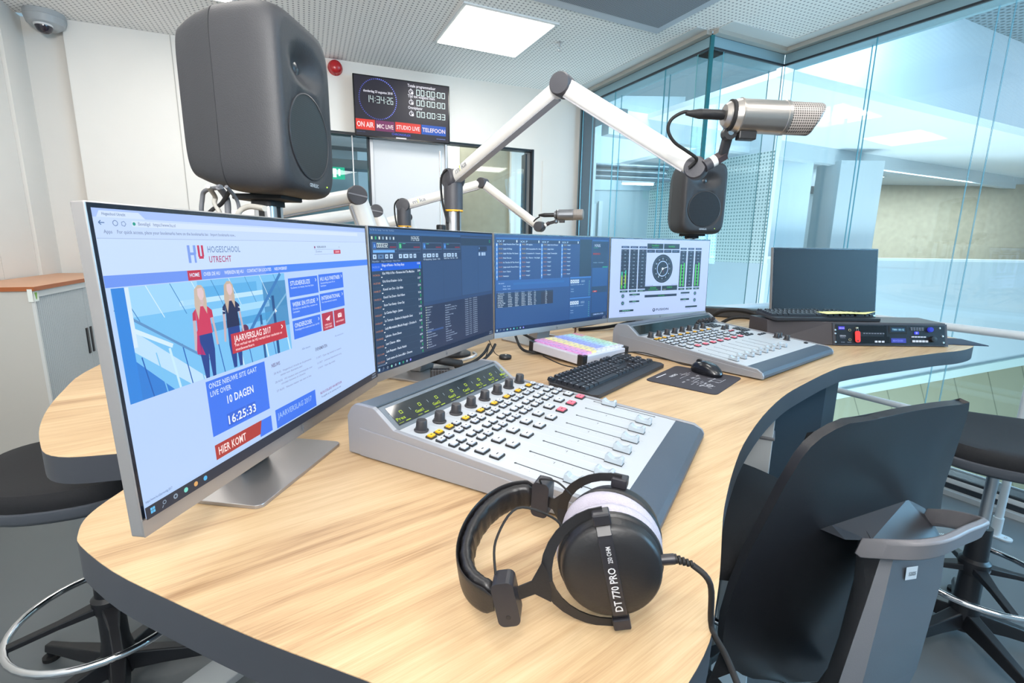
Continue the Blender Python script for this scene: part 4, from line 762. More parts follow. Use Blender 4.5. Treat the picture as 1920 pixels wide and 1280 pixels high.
    for i in range(n):
        u = ch(i); a1, a2 = u-.0105, u+.0105
        place('yellow', a1, .060); place('yellow' if i == 0 else 'small', a2, .060); place('small', a1, .081); place('small', a2, .081)
        for v in (.107, .128): place('plain', a1, v); place('plain' if v < .12 else 'small', a2, v)
        red = (i >= 5) if not extra else (i >= 1)
        place('big' if not extra else 'grey', u+.001, .155); place('red' if red else 'big', u+.001, .183)
    cap = mat('fader_cap', '#a9b3bb', .25, coat=.5)
    for i in range(n):
        if 'fader' not in PB:
            f = MB(); 
            pr = [(-.0145, 0), (-.0145, .011), (-.0105, .0125), (-.006, .0085), (0, .0072), (.006, .0085), (.0105, .0125), (.0145, .011), (.0145, 0)]
            f.prism_x(pr, -.0065, .0065, cap); f.box(-.0072, .0072, -.0152, .0152, -.0012, .0004, dk2); o = f.build('fader_cap', t, bevel=.0012); PB['fader'] = o.data; bevm = True
        else:
            o = bpy.data.objects.new('fader_cap', PB['fader']); C.objects.link(o); o.parent = t; bm_ = o.modifiers.new('bevel', 'BEVEL'); bm_.width = .0012; bm_.segments = 2; bm_.limit_method = 'ANGLE'
        o.location = DK @ Vector((ch(i), -faders[i], .0018)); o.rotation_euler = eu
    if extra:
        for k in range(5): 
            q_ = SL @ Vector((.435+k*.027, .021, .003)); o = bpy.data.objects.new('knob', PB['knob']); C.objects.link(o); o.parent = t; o.location = q_; o.rotation_euler = SL.to_euler(); o.scale = (.75, .75, .75)
        knob(.450, .085, .8); knob(.478, .085, .8)
        for u, v in ((.520, .262), (.545, .262), (.520, .300)): knob(u, v, .95)
        for i in range(3):
            for j in range(4): place('dark', .448+j*.0165, .012+i*.016)
        for i in range(4):
            for j in range(3): place('dark', .512+j*.0165, .100+i*.014)
        for i in range(3):
            for j in range(3): place('dark', .440+j*.0175, .150+i*.018) if j < 2 else place('dark', .478, .150+i*.018)
        for j in range(2): place('redsmall', .442+j*.02, .118)
        for j in range(3): place('dark', .505+j*.02, .205)
        for j in range(2): place('dark', .540, .36+j*.0)
    return t
console(-.294, .832, 1.061, .413, 'nearest mixing console with eight white faders and green lettered display', [.315, .344, .343, .341, .340, .338, .338, .250], ('Pres', 'Gast1', 'Gast2', 'Gast3', 'Caut1', 'Merk_TL', 'Merk_TF', 'Mac'))
console(.376, 1.789, .6945, .576, 'wider mixing console further along the desk with red buttons and blue reflecting display', [.335]*8, ('',)*8, True)
# ------------------------------------------------------------------ keyboards
KM = {}
def keyboard(x, y, z, a, label, tilt=.0):
    """origin: right front corner; x runs to the right end, y to the rear"""
    t = thing('keyboard', label, 'keyboard', (x, y, z), a, 'computer keyboards'); Wk, Dk = .45, .158; T = Matrix.Rotation(R(3.2), 4, 'X'); kb = mat('keyboard_black', '#25272d', .42, bump=(500, .08)); kc = mat('key_cap', '#1d1f25', .4)
    b = MB(); b.M = T
    b.prism([(-Wk+.012, -.002), (-.012, -.002), (0, .012), (0, Dk-.02), (-.025, Dk), (-Wk+.025, Dk), (-Wk, Dk-.02), (-Wk, .012)], .001, .012, kb); b.box(-Wk+.009, -.009, .028, Dk-.008, .012, .0135, kc); b.build('case', t, bevel=.003)
    pu = .0188; rows = []
    y0 = .034
    rows.append((y0, [1.25, 1.25, 1.25, 6.25, 1.25, 1.25, 1.25, 1.25])); rows.append((y0+pu, [2.25]+[1]*10+[2.75])); rows.append((y0+2*pu, [1.75]+[1]*11+[2.25])); rows.append((y0+3*pu, [1.5]+[1]*12+[1.5])); rows.append((y0+4*pu, [1]*13+[2]))
    ks = []
    for yy, ws in rows:
        xx = -Wk+.010
        for w_ in ws: ks.append((xx, yy, w_)); xx += w_*pu
    yf = y0+5*pu+.008
    for k in range(13): ks.append((-Wk+.010+k*pu*1.0+(.012 if k else 0)+((k-1)//4)*.006*(k > 0), yf, 1))
    nx = -Wk+.010+15*pu+.007
    for i in (3, 4): 
        for j in range(3): ks.append((nx+j*pu, y0+i*pu, 1))
    for j in range(3): ks.append((nx+j*pu, y0, 1))
    ks.append((nx+pu, y0+pu, 1)); 
    for j in range(3): ks.append((nx+j*pu, yf, 1))
    nx += 3*pu+.007
    for i in range(5):
        for j in range(4):
            if (i, j) in ((0, 1), (1, 3), (3, 3)): continue
            ks.append((nx+j*pu, y0+i*pu, 2 if (i, j) == (0, 0) else 1))
    def cap(w_):
        if w_ in KM: return KM[w_]
        m_ = MB(); W2 = w_*pu-.0022; v = [(.0011, .0011, 0), (.0011+W2, .0011, 0), (.0011+W2, pu-.0011, 0), (.0011, pu-.0011, 0)]; v2 = [(.003, .003, .0075), (W2-.0008, .003, .0075), (W2-.0008, pu-.0022, .0085), (.003, pu-.0022, .0085)]
        m_.add(v+v2, [(0, 3, 2, 1), (4, 5, 6, 7), (0, 1, 5, 4), (1, 2, 6, 5), (2, 3, 7, 6), (3, 0, 4, 7)], kc); 
        if w_ < 6: m_.box(.0055, .0078, .0095, .0125, .0083, .0086, mat('key_legend', '#d6d8e0', .5))
        o = m_.build('key', t); KM[w_] = o.data; return o
    big = None; e = T.to_euler()
    for i, (xx, yy, w_) in enumerate(ks[:100]):
        c_ = cap(w_)
        if isinstance(c_, bpy.types.Mesh): c_ = bpy.data.objects.new('key', c_); C.objects.link(c_); c_.parent = t
        c_.location = T @ Vector((xx, yy, .013)); c_.rotation_euler = e
    if len(ks) > 100:
        m_ = MB()
        for xx, yy, w_ in ks[100:]: m_.box(xx+.0015, xx+w_*pu-.0015, yy+.0015, yy+pu-.0015, .013, .021, kc, T)
        o = m_.build('function_keys', t); o['kind'] = 'stuff'
    b = MB(); b.M = T; b.box(-.40, -.36, .12, .15, -.006, .001, black); b.box(-.09, -.05, .12, .15, -.006, .001, black); b.build('feet', t)
    return t
keyboard(.488, 1.512, DZ+.001, R(51.6), 'black keyboard lying on the desk between the two mixing consoles')
# button pad with coloured keys
t = thing('button_pad', 'pale grey control pad with rows of pastel coloured keys and black corners behind the keyboard', 'control pad', (.222, 1.488, DZ+.006), R(42)); pg = mat('pad_grey', '#b9bac4', .45)
T = Matrix.Rotation(R(3), 4, 'X'); b = MB(); b.M = T; b.prism(rrect(.245, .245, .01, cx=.1225, cy=.1225), 0, .030, pg); b.build('case', t, bevel=.003)
for x, y in ((.012, .012), (.233, .012), (.012, .233), (.233, .233)): b = MB(); b.M = T; b.prism(rrect(.026, .026, .006, cx=x, cy=y), -.003, .031, black); b.build('corner_bumper', t)
cols_ = ['#c9c4ee', '#dc9fd6', '#e6a8c8', '#f0e6a0', '#e9dfb4', '#9fa8ee', '#a3b4f0', '#b4d8e4', '#b6e0cf', '#c2e2c0', '#dfe3b4', '#d9dbe4']
cm_ = {}
for i in range(9):
    for j in range(9):
        c = cols_[(i+1) % 12] if not (j == 0 and i > 2) else '#d9dbe4'
        if i == 8 and j > 6: c = '#e69aa6'
        if c not in cm_:
            m_ = MB(); m_.prism(rrect(.0212, .0212, .002, 3), 0, .006, mat('padkey'+c.strip('#'), c, .3, coat=.4)); m_.box(-.006, .006, -.001, .001, .006, .0063, mat('mark_soft', '#7f8296', .6)); o = m_.build('key', t); cm_[c] = o.data
        else: o = bpy.data.objects.new('key', cm_[c]); C.objects.link(o); o.parent = t
        o.location = T @ Vector((.0235+(8-i)*0+.0247*i, .0235+.0247*j, .030)); o.rotation_euler = T.to_euler()
# mouse and mat
t = thing('mouse_pad', 'square black mouse mat printed with a white diagram and stripe', 'mouse mat', (.533, 1.372, DZ), R(47))
T0_ = frame((0, 0, 0), (.60, .80, 0), (-.75, .66, 0)).to_3x3().to_4x4()
t.rotation_euler = (0, 0, 0)
def mpM(): return frame((0, 0, .0022), (.150, .177, 0), (-.150, .145, 0))
q4 = [(-.150, -.018), (.0, -.155), (.150, .022), (.0, .160)]
pad = []
for i in range(4):
    p0, p1, p2 = Vector(q4[i-1]), Vector(q4[i]), Vector(q4[(i+1) % 4]); a = p1+(p0-p1).normalized()*.02; c_ = p1+(p2-p1).normalized()*.02
    for k in range(7): s_ = k/6; pad.append(tuple(a*(1-s_)**2+p1*2*s_*(1-s_)+c_*s_*s_))
b = MB(); b.prism(pad, 0, .002, mat('mat_black', '#2e2c34', .75), mside=mat('mat_edge', '#1d1416', .7)); b.build('mat_sheet', t)
wp = mat('white_print', '#d8d8de', .6); b = MB(); b.M = Matrix.Translation((0, 0, .0022)) @ Matrix.Rotation(R(47), 4, 'Z')
b.box(-.070, -.010, .082, .0855, 0, .0002, wp)
for i in range(26):
    a, c_ = random.uniform(-.07, .05), random.uniform(-.075, .045)
    if i % 2: b.box(a, a+random.uniform(.012, .05), c_, c_+.0008, 0, .0002, wp)
    else: b.box(a, a+.0008, c_, c_+random.uniform(.008, .03), 0, .0002, wp)
for i, s_ in enumerate(('MIC 1', 'LINE', 'FADER', 'PGM', 'AUX', 'TEL', 'CUE', 'MON')): b.text(s_, -.065+(i % 4)*.032, -.045+(i//4)*.05, .0055, wp, Matrix.Translation((0, 0, .0001)))
b.text('RADIO', -.030, .055, .010, wp); b.tube([(-.04+.009*math.cos(x), -.06+.009*math.sin(x), .0002) for x in [k*.524 for k in range(12)]], .0005, wp, 4, closed=True, smooth=0); b.build('print', t)
t = thing('computer_mouse', 'glossy black computer mouse on the printed mouse mat', 'mouse', (.590, 1.432, DZ+.002), R(118))
def mou(u, v):
    a = 2*math.pi*u; lx = .055*math.cos(a); wdt = .030*(1+.10*math.cos(2*a)-.08*math.cos(a))*math.sin(a); h = math.sin(v*math.pi/2); k = math.cos(v*math.pi/2)**.55
    top = .036*(1-.28*((lx*k/.055)-.15)**2*1.2)
    if v < .15: k = .93+.07*v/.15
    return (lx*k, wdt*k, top*h**.8+.001)
b = MB(); b.grid(mou, 40, 14, mat('mouse_black', '#1a1b20', .2, spec=.6), cu=True); b.build('shell', t, smooth=60)
b = MB(); b.cyl((.028, -.0035, .0295), (.028, .0035, .0295), .0105, rubber); b.build('scroll_wheel', t, smooth=40)
b = MB(); b.tube([(.053, 0, .012), (.09, .005, .01), (.14, .03, .02), (.20, .09, .035), (.22, .16, .030), (.20, .22, .02)], .0018, rubber, 6); b.build('lead', t, smooth=60)
b = MB(); b.text('L', -.028, -.002, .006, alu, Matrix.Translation((0, 0, .0335)) @ Matrix.Rotation(R(-90), 4, 'Z') @ Matrix.Rotation(R(8), 4, 'X')); b.build('logo', t)
cable('thin black lead lying behind the keyboard below the control pad', [(.10, 1.52, z0+.03), (.16, 1.44, z0+.02), (.24, 1.42, z0+.015), (.30, 1.46, z0+.02)], .0018)
# ------------------------------------------------------------------ player unit at the right
t = thing('rack_player', 'black two unit player console with small displays at the right end of the desk', 'rack unit', (1.28, 1.907, DZ))
bx = mat('rack_brown_black', '#3a3538', .45); b = MB(); H_ = .092
foot = [(0, 0), (.465, .003), (.49, .19), (-.245, .20), (-.235, .055)]; topp = [(-.004, .024), (.455, .026), (.48, .19), (-.245, .20), (-.235, .070)]
n_ = 5; b.add([(x, y, .002) for x, y in foot]+[(x, y, H_) for x, y in topp], [(4, 3, 2, 1, 0), (5, 6, 7, 8, 9)]+[(i, (i+1) % 5, 5+(i+1) % 5, 5+i) for i in range(5)], bx); b.build('cabinet', t, bevel=.002)
FM = frame((.0, -.0005, .003), (.462, .0025, 0), (-.003, .0235, H_-.004)); b = MB(); b.M = FM; fw, fh = .459, .088; ins = mat('rack_front', '#14151b', .35)
b.box(.0, fw, 0, fh, 0, .0015, bx); b.box(.012, fw-.01, .004, fh-.005, .0015, .003, ins); b.box(.03, fw-.07, fh/2-.0005, fh/2+.0005, .003, .0034, black); b.build('front_panel', t)
b = MB(); b.M = FM; d_ = mat('drawer_black', '#090a0e', .25); b.box(.095, .205, .055, .078, .003, .005, d_); b.box(.205, .215, .02, .08, .003, .0035, d_); b.box(.09, .225, .010, .036, .003, .0045, d_); b.build('disc_drawer', t)
b = MB(); b.M = FM; T2 = Matrix.Translation((0, 0, .0052)); b.box(.225, .295, .048, .080, .003, .0048, mat('display_glass', '#0d1216', .06, spec=.8, coat=1)); b.box(.232, .288, .056, .073, .0048, .005, scr('#123a5a')); b.text('T001 03:12', .236, .061, .007, scr('#a9e6ff'), T2, .048); b.box(.232, .290, .012, .030, .003, .005, scr('#3a48b8')); b.text('BD/CD/SD', .238, .017, .007, scr('#7f8cf0'), T2, .04); b.build('display', t)
b = MB(); b.M = FM; b.box(.022, .046, .062, .075, .003, .0042, scr('#4a3fe0')); b.text('DENON', .0235, .0655, .0045, scr('#dfe0ff'), T2, .021); b.text('DENON', .026, .034, .006, scr('#c9d4e6'), T2, .023); b.text('PROFESSIONAL', .027, .028, .003, scr('#8f9aae'), T2, .021); b.text('PHONES', .055, .010, .003, scr('#8f9aae'), T2); b.text('POWER', .03, .010, .003, scr('#8f9aae'), T2); b.build('logo', t)
k2 = mat('rack_key', '#c9ccd6', .4)
for u, v, w_, h_ in [(.313+i*.012, .034, .009, .0045) for i in range(5)]+[(.316+i*.013, .015, .010, .008) for i in range(5)]+[(.165+i*.014, .012, .010, .007) for i in range(3)]+[(.311+i*.011, .070-j*.007, .007, .0035) for i in range(5) for j in range(2)]+[(.12+i*.011, .046, .007, .0035) for i in range(8)]:
    m_ = MB(); m_.M = FM; m_.box(u, u+w_, v, v+h_, .003, .0055, k2 if h_ > .004 else mat('rack_key_grey', '#6f7480', .5)); m_.build('button', t)
b = MB(); b.M = FM; b.lathe([(.010, .003), (.010, .010), (.009, .012), (.001, .012)], mat('blue_lit_knob', '#1a1f5a', .3, emit='#2a35c8', es=.8), Matrix.Translation((.388, .066, 0)), 24); o = b.build('knob', t, smooth=40); o['label'] = 'blue lit knob'
b = MB(); b.M = FM; b.lathe([(.012, .003), (.011, .014), (.001, .015)], black, Matrix.Translation((.396, .028, 0)), 24); b.build('knob', t, smooth=40)
b = MB(); b.M = FM
b.prism(rrect(.018, .012, .003, 3, cx=.334, cy=.052), .003, .0052, scr('#3f48e8')); b.text('D', .3305, .0485, .007, scr('#e8ecff'), Matrix.Translation((0, 0, .0054))); o = b.build('dial_emblem', t); 
for u, v in ((.066, .06), (.066, .022)):
    b = MB(); b.M = FM; b.tube([(u+.0045*math.cos(x), v+.0045*math.sin(x), .0045) for x in [k*.524 for k in range(12)]], .0013, mat('socket_brass', '#c9bfa0', .25, .9), 6, closed=True, smooth=0); b.box(u-.003, u+.003, v-.003, v+.003, .003, .0035, rubber); b.build('socket', t)
for u, v in ((.008, .060), (.008, .046), (.008, .012), (.428, .072), (.438, .04), (.440, .014)):
    b = MB(); b.M = FM; b.lathe([(.004, .003), (.0035, .005), (.001, .0055)], alu, Matrix.Translation((u, v, 0)), 14); b.build('screw', t)
t = thing('key_tag', 'bright red key tag hanging on the front of the player unit', 'key tag', (1.28, 1.907, DZ))
rd = mat('tag_red', '#e8322a', .4); b = MB(); b.M = FM; b.prism(rrect(.021, .046, .0075, cx=.094, cy=.034), .008, .0105, rd); b.build('tag', t, bevel=.0006)
b = MB(); b.M = FM; b.lathe([(.0028, .0106), (.0028, .0109)], black, Matrix.Translation((.094, .018, 0)), 12); b.build('hole', t)
b = MB(); b.M = FM; b.tube([(.094+.004*math.cos(x), .061+.006*math.sin(x), .009) for x in [k*.524 for k in range(12)]], .0007, chrome, 6, closed=True, smooth=0); b.box(.090, .098, .067, .072, .004, .009, mat('key_metal', '#d9d5b8', .3, .6)); b.build('key_ring', t)
keyboard(1.50, 1.955, DZ+H_+.001, R(2), 'black keyboard seen edge on, lying on top of the player unit')
o = MB(); o.grid(lambda u, v: (.105*(u-.5)*2, .07*v+.0, .0008+.012*max(0, u-.80)*6*(1-v)+.002*math.sin(u*4)), 14, 6, mat('yellow_paper', '#f0eda0', .7)); o = o.build('note_paper', smooth=50); o.location = (1.385, 1.975, DZ+H_+.026); o.rotation_euler = (0, 0, R(4)); tag(o, 'pale yellow note with a curled corner lying on the far keyboard', 'note')
o = MB(); o.prism([(0, 0), (.19, -.03), (.21, .12), (.05, .17)], 0, .003, mat('navy_mat', '#27354a', .7)); o = o.build('desk_mat'); o.location = (1.745, 1.97, DZ); tag(o, 'dark blue mat corner on the desk right of the player unit', 'mat')
# ------------------------------------------------------------------ loudspeakers
spk = mat('speaker_grey', '#292a2e', .55, bump=(500, .25)); spk_d = mat('speaker_cone', '#1c1c1f', .45)
mesh_m = dotted('woofer_mesh', '#1f1f23', '#050506', .0042, .0014, .4, axes='XZ')
def speaker(loc, a, label):
    t = thing('studio_loudspeaker', label, 'loudspeaker', loc, a, 'studio loudspeakers'); w_, h_, d_ = .237, .350, .223
    N = 96
    def ring(sx, sy, p):
        o_ = []
        for i in range(N):
            an = 2*math.pi*i/N; c, s_ = math.cos(an), math.sin(an); o_.append((sx*math.copysign(abs(c)**(2/p), c), sy*math.copysign(abs(s_)**(2/p), s_)))
        return o_
    WZ, TZ = .122, .258; WR, TR = .084, .026
    rings = []      # (y, half width, half height, exponent)
    prof = [(d_, .30, .50, 4), (d_-.001, .60, .72, 5), (d_-.006, .74, .82, 6), (d_-.03, .81, .87, 7), (.75*d_, .88, .92, 7.2), (.58*d_+.0012, .955, .967, 7.5), (.58*d_+.0004, .945, .96, 7.5), (.58*d_-.0004, .945, .96, 7.5), (.58*d_-.0012, .957, .969, 7.5), (.40*d_, .985, .988, 7.8), (.24*d_, .995, .996, 7.8), (.035, .992, .993, 7.5), (.024, .982, .985, 7), (.015, .965, .972, 6.7), (.008, .94, .952, 6.4), (.003, .905, .925, 6), (.0008, .87, .895, 5.8), (.0, .83, .865, 5.5)]
    v = []; f = []
    for y, sx, sz, p in prof:
        for x, z in ring(w_/2*sx, h_/2*sz, p): v.append((x, y, z+h_/2))
    k = len(prof)
    f.append(tuple(range(N)))
    for j in range(k-1):
        for i in range(N): f.append((j*N+i, (j+1)*N+i, (j+1)*N+(i+1) % N, j*N+(i+1) % N))
    # front baffle: rings shrinking to a point, pressed in by the wave guide
    def dep(x, z):
        e = ((x/.085)**2+((z-TZ)/.052)**2)**.5; g = max(0, 1-e); y = .026*(g*g*(3-2*g))
        e2 = math.hypot(x, z-WZ); y += .004*max(0, 1-max(0, e2-WR)/.012) if e2 > WR else .004
        return y
    M_ = 34; base = (k-1)*N; cz = h_/2
    for j in range(1, M_+1):
        s_ = 1-j/M_*1.0
        for i in range(N):
            x0, _, z0_ = v[base+i]; x = x0*s_; z = WZ+(z0_-WZ)*s_ if False else cz+(z0_-cz)*s_
            v.append((x, dep(x, z), z))
    for j in range(M_):
        for i in range(N): a_ = base+j*N; f.append((a_+i, a_+N+i, a_+N+(i+1) % N, a_+(i+1) % N))
    b = MB(); b.add(v, f, spk); b.build('cabinet', t, smooth=40)
    F = lambda z, y: Matrix.Translation((0, y, z)) @ Matrix.Rotation(R(90), 4, 'X')
    b = MB(); b.lathe([(WR+.002, -.006), (WR+.002, .0015), (WR-.0005, .0022), (WR-.002, 0)], mat('woofer_ring', '#2b2c30', .4), F(WZ, .002), 56); b.build('woofer_ring', t, smooth=50)
    b = MB(); b.lathe([(WR-.001, .0), (.074, -.006), (.050, -.030), (.036, -.040), (.028, -.034), (.014, -.024), (.001, -.022)], mesh_m, F(WZ, .001), 56); b.build('woofer', t, smooth=60)
    b = MB(); b.lathe([(.027, .001), (.024, -.003), (.018, -.002), (.010, .003), (.001, .005)], mat('tweeter_dome', '#2a2b30', .25, spec=.7), F(TZ, .024), 40); b.lathe([(.029, -.001), (.0285, .002), (.0265, .001)], spk_d, F(TZ, .0235), 40); b.build('tweeter', t, smooth=60)
    b = MB(); b.text('GENELEC', 0, .0215, .0072, mat('logo_pale', '#dfe2e8', .3, .5), Matrix(((1, 0, 0, 0), (0, 0, -1, -.0012), (0, 1, 0, 0), (0, 0, 0, 1))), .040, 'C'); b.build('logo', t)
    b = MB(); b.lathe([(.0016, 0), (.0016, .001), (.0001, .0014)], mat('led_green', '#b9e050', .3, emit='#b9e84a', es=1.5), F(.028, -.0008) @ Matrix.Translation((.062, 0, 0)), 10); b.build('status_light', t)
    b = MB(); b.box(-.045, .045, .05, .16, -.008, .004, rubber); b.build('foot_pad', t, bevel=.003)
    return t
speaker((-.434, 1.10, ZC+.094), R(86), 'big looking grey loudspeaker nearest the viewer, above the website monitor')
speaker((.945, 2.50, ZC+.064), R(8), 'grey loudspeaker facing forward above the level meter monitor')
def pole(x, y, a, h, label):
    t = thing('speaker_pole', label, 'speaker stand', (x, y, DZ), a, 'loudspeaker poles')
    b = MB(); b.prism(rrect(.056, .044, .012), .01, h, alu); b.build('column', t, smooth=40)
    b = MB()
    for s_ in (-1, 1): b.box(-.006+s_*.0, .006, s_*.0225-.001, s_*.0225+.001, .02, h-.012, rubber); b.box(s_*.0285-.001, s_*.0285+.001, -.006, .006, .02, h-.012, rubber)
    b.prism(rrect(.064, .052, .014), h-.012, h, rubber); b.build('slot_trim', t)
    b = MB(); b.lathe([(.05, 0), (.05, .008), (.035, .012), (.001, .012)], dgrey, n=32); b.build('base', t, smooth=40)
pole(-.540, 1.108, R(86), .378+.094-.008, 'aluminium pole carrying the nearest loudspeaker')
pole(.930, 2.605, R(8), .378+.064-.008, 'aluminium pole carrying the loudspeaker behind the level meter monitor')
z1 = ZC
cc = mat('grey_cable', '#55575c', .6)
for i, (lb, pts, r_) in enumerate((('grey cable loop furthest left below the nearest loudspeaker', [(-.63, 1.02, .0), (-.622, 1.0, .05), (-.618, 1.0, .078), (-.607, .995, .095), (-.56, .97, .10)], .0042),
    ('black cable rising to the right below the nearest loudspeaker', [(-.64, 1.0, .02), (-.603, 1.0, .057), (-.581, 1.0, .071), (-.55, .98, .095)], .004),
    ('pale cable hanging between two dark ones below the nearest loudspeaker', [(-.58, .96, .10), (-.592, 1.0, .085), (-.594, 1.0, .072), (-.585, 1.0, .05), (-.58, 1.0, .0)], .0045),
    ('short upright ribbed cable below the nearest loudspeaker', [(-.565, .97, .10), (-.569, 1.0, .08), (-.570, 1.0, .04), (-.57, 1.0, .0)], .0062),
    ('thin straight grey cable below the nearest loudspeaker', [(-.545, .96, .10), (-.548, 1.0, .075), (-.547, 1.0, .03), (-.545, 1.0, .0)], .0035),
    ('thick cable bending towards the pole of the nearest loudspeaker', [(-.56, 1.0, .03), (-.548, 1.0, .054), (-.535, 1.0, .064), (-.515, .99, .066), (-.47, .95, .06)], .0055))):
    cable(lb, [(x, y, z1+z) for x, y, z in pts], r_, (cc, rubber, mat('pale_cable', '#a6a39c', .6), cc, cc, mat('pale_cable', '#a6a39c', .6))[i])
# ------------------------------------------------------------------ microphone arms
armw = mat('arm_white', '#dcdbd8', .32, .05); armg = mat('arm_underside', '#9b9b9f', .45); jnt = mat('arm_joint', '#3a3a40', .5, bump=(500, .2)); yel = mat('arm_yellow', '#e9a81e', .4)
def arm(label, base, B, joints, rB, rJ, rt, slot=False, branded=True, head=True, group='microphone arms'):
    """base=(x,y) on the desk; B=pivot; joints = following joints"""
    bx_, by_ = base; t = thing('microphone_arm', label, 'microphone arm', (bx_, by_, DZ), 0, group); o0 = Vector((bx_, by_, DZ)); Lc = lambda p: Vector(p)-o0
    P = [Lc((p[0], p[1], ZC+p[2])) for p in [B]+joints]; top = P[0].z
    b = MB(); b.lathe([(.055, 0), (.055, .008), (.045, .014), (.02, .016), (.001, .016)], dgrey, n=32); b.build('base', t, smooth=40)
    b = MB(); b.cyl((0, 0, .01), (0, 0, top-.095), rB*.80, alu, n=28); b.build('pole', t, smooth=40)
    b = MB()
    for s_ in (-.62, .62): b.box(s_*rB-.003, s_*rB+.003, -rB*.78, -rB*.5, .02, top-.1, rubber)
    b.build('pole_groove', t)
    if head:
        b = MB(); b.lathe([(rB*.9, top-.100), (rB*.98, top-.098), (rB*1.0, top-.02), (rB*.9, top-.004), (.001, top)], jnt, n=32); b.build('swivel', t, smooth=40)
        b = MB(); b.lathe([(rB*.9, top-.104), (rB*1.02, top-.103), (rB*1.02, top-.098), (rB*.9, top-.097)], yel, n=32); b.build('yellow_ring', t, smooth=40)
        b = MB(); b.tube([tuple(P[0]+Vector((-rB*.5, -rB*.9, rB*.8))), tuple(P[0]+Vector((-rB*1.15, -rB*.7, 0))), tuple(P[0]+Vector((-rB*1.1, -rB*.6, -.07))), tuple(P[0]+Vector((-rB*.5, -rB, -.14)))], .0035, rubber, 6); b.build('cable', t, smooth=60)
    for i in range(len(P)-1):
        a_, c_ = P[i], P[i+1]; d = (c_-a_); L_ = d.length; d.normalize()
        nrm = Vector((d.y, -d.x, 0)); nrm = nrm.normalized() if nrm.length > .1 else Vector((0, -1, 0))
        if nrm.y > 0: nrm = -nrm
        up = nrm.cross(d); 
        if up.z < 0: up = -up
        T = frame(a_, tuple(d), tuple(up)); b = MB(); b.M = T; k = 24; r1, r2 = rt[i]
        for (x0, rr0, x1, rr1) in ((rJ[i]*.6, r1, L_-rJ[i+1]*.6, r2),):
            v = [(x, r_*1.12*math.cos(2*math.pi*q/k), r_*.95*math.sin(2*math.pi*q/k)) for x, r_ in ((x0, rr0), (x1, rr1)) for q in range(k)]
            b.add(v, [(q, (q+1) % k, k+(q+1) % k, k+q) for q in range(k)]+[tuple(range(k-1, -1, -1)), tuple(range(k, 2*k))], armw)
        b.build('arm_tube', t, smooth=40)
        b = MB(); b.M = T; b.box(rJ[i]*.8, L_-rJ[i+1]*.9, -r1*1.16, -r1*.98, -r1*.6, r1*.6, armg); b.build('cable_cover', t)
        if i == 0 and branded:
            b = MB(); W_ = .06; TT = frame(a_+d*(rJ[0]*1.5)+nrm*r1*.97-up*r1*.35, tuple(d), tuple(up)) if d.x > 0 else frame(a_+d*L_*.35+nrm*r1*.97, tuple(-d), tuple(up))
            b.M = TT; b.text('m ka', 0, 0, .017, mat('logo_grey', '#85878c', .4), None, .066); b.text('!', .026, 0, .017, mat('logo_lime', '#c9d62a', .4)); b.build('logo', t)
    for i, p in enumerate(P):
        nrm = None
        for j in (i, i-1):
            if 0 <= j < len(P)-1:
                d = (P[j+1]-P[j]).normalized(); nrm = Vector((d.y, -d.x, 0))
                if nrm.length > .1: break
        nrm = nrm.normalized() if nrm.length > .1 else Vector((0, -1, 0))
        if nrm.y > 0: nrm = -nrm
        T = Matrix.Translation(p) @ nrm.to_track_quat('Z', 'Y').to_matrix().to_4x4(); r_ = rJ[i]; hh = r_*.92
        b = MB(); b.lathe([(.001, -hh), (r_*.85, -hh), (r_, -hh*.8), (r_, hh*.62), (r_*.97, hh*.66), (r_*.97, hh*.72), (r_, hh*.76), (r_*.9, hh), (.001, hh*1.04)], jnt, T, 36)
        if slot and i == slot: b.box(-r_*.95, r_*.95, -r_*.07, r_*.07, hh*.9, hh*1.1, mat('slot_light', '#77777d', .4), T @ Matrix.Rotation(R(-10 if slot == 1 else 60), 4, 'Z'))
        b.build('joint', t, smooth=35)
    return t
arm('large white microphone arm rising to a high elbow in front of the glass wall', (-.198, 1.65), (-.198, 1.65, .206), [(.111, 1.25, .371), (.39, 1.10, .166)], .031, [.031, .0262, .0232], [(.019, .019), (.0185, .018)])
arm('smaller white microphone arm behind the large one, in front of the white door', (-.547, 2.5), (-.547, 2.5, .182), [(-.155, 2.5, .294), (.122, 2.35, .084)], .034, [.034, .026, .024], [(.020, .019), (.018, .017)])
arm('white microphone arm folded down behind the website monitor, dark round joint with a slot', (-1.02, 1.60), (-1.02, 1.60, .045), [(-.53, 1.7, .153), (-.455, 1.74, -.12)], .031, [.026, .0325, .026], [(.022, .022), (.029, .029)], slot=1, branded=False)
arm('white microphone arm with the smaller slotted joint just right of the folded one', (-1.22, 2.15), (-1.22, 2.15, .03), [(-.656, 2.4, .146), (-.58, 2.42, -.08)], .031, [.026, .0315, .026], [(.024, .024), (.030, .030)], slot=1, branded=False)
arm('white microphone arm tube low down between the slotted joints and the far pole', (-.90, 2.62), (-.90, 2.62, .035), [(-.565, 2.68, .135), (-.50, 2.70, -.05)], .028, [.024, .022, .022], [(.024, .024), (.02, .02)], branded=False)
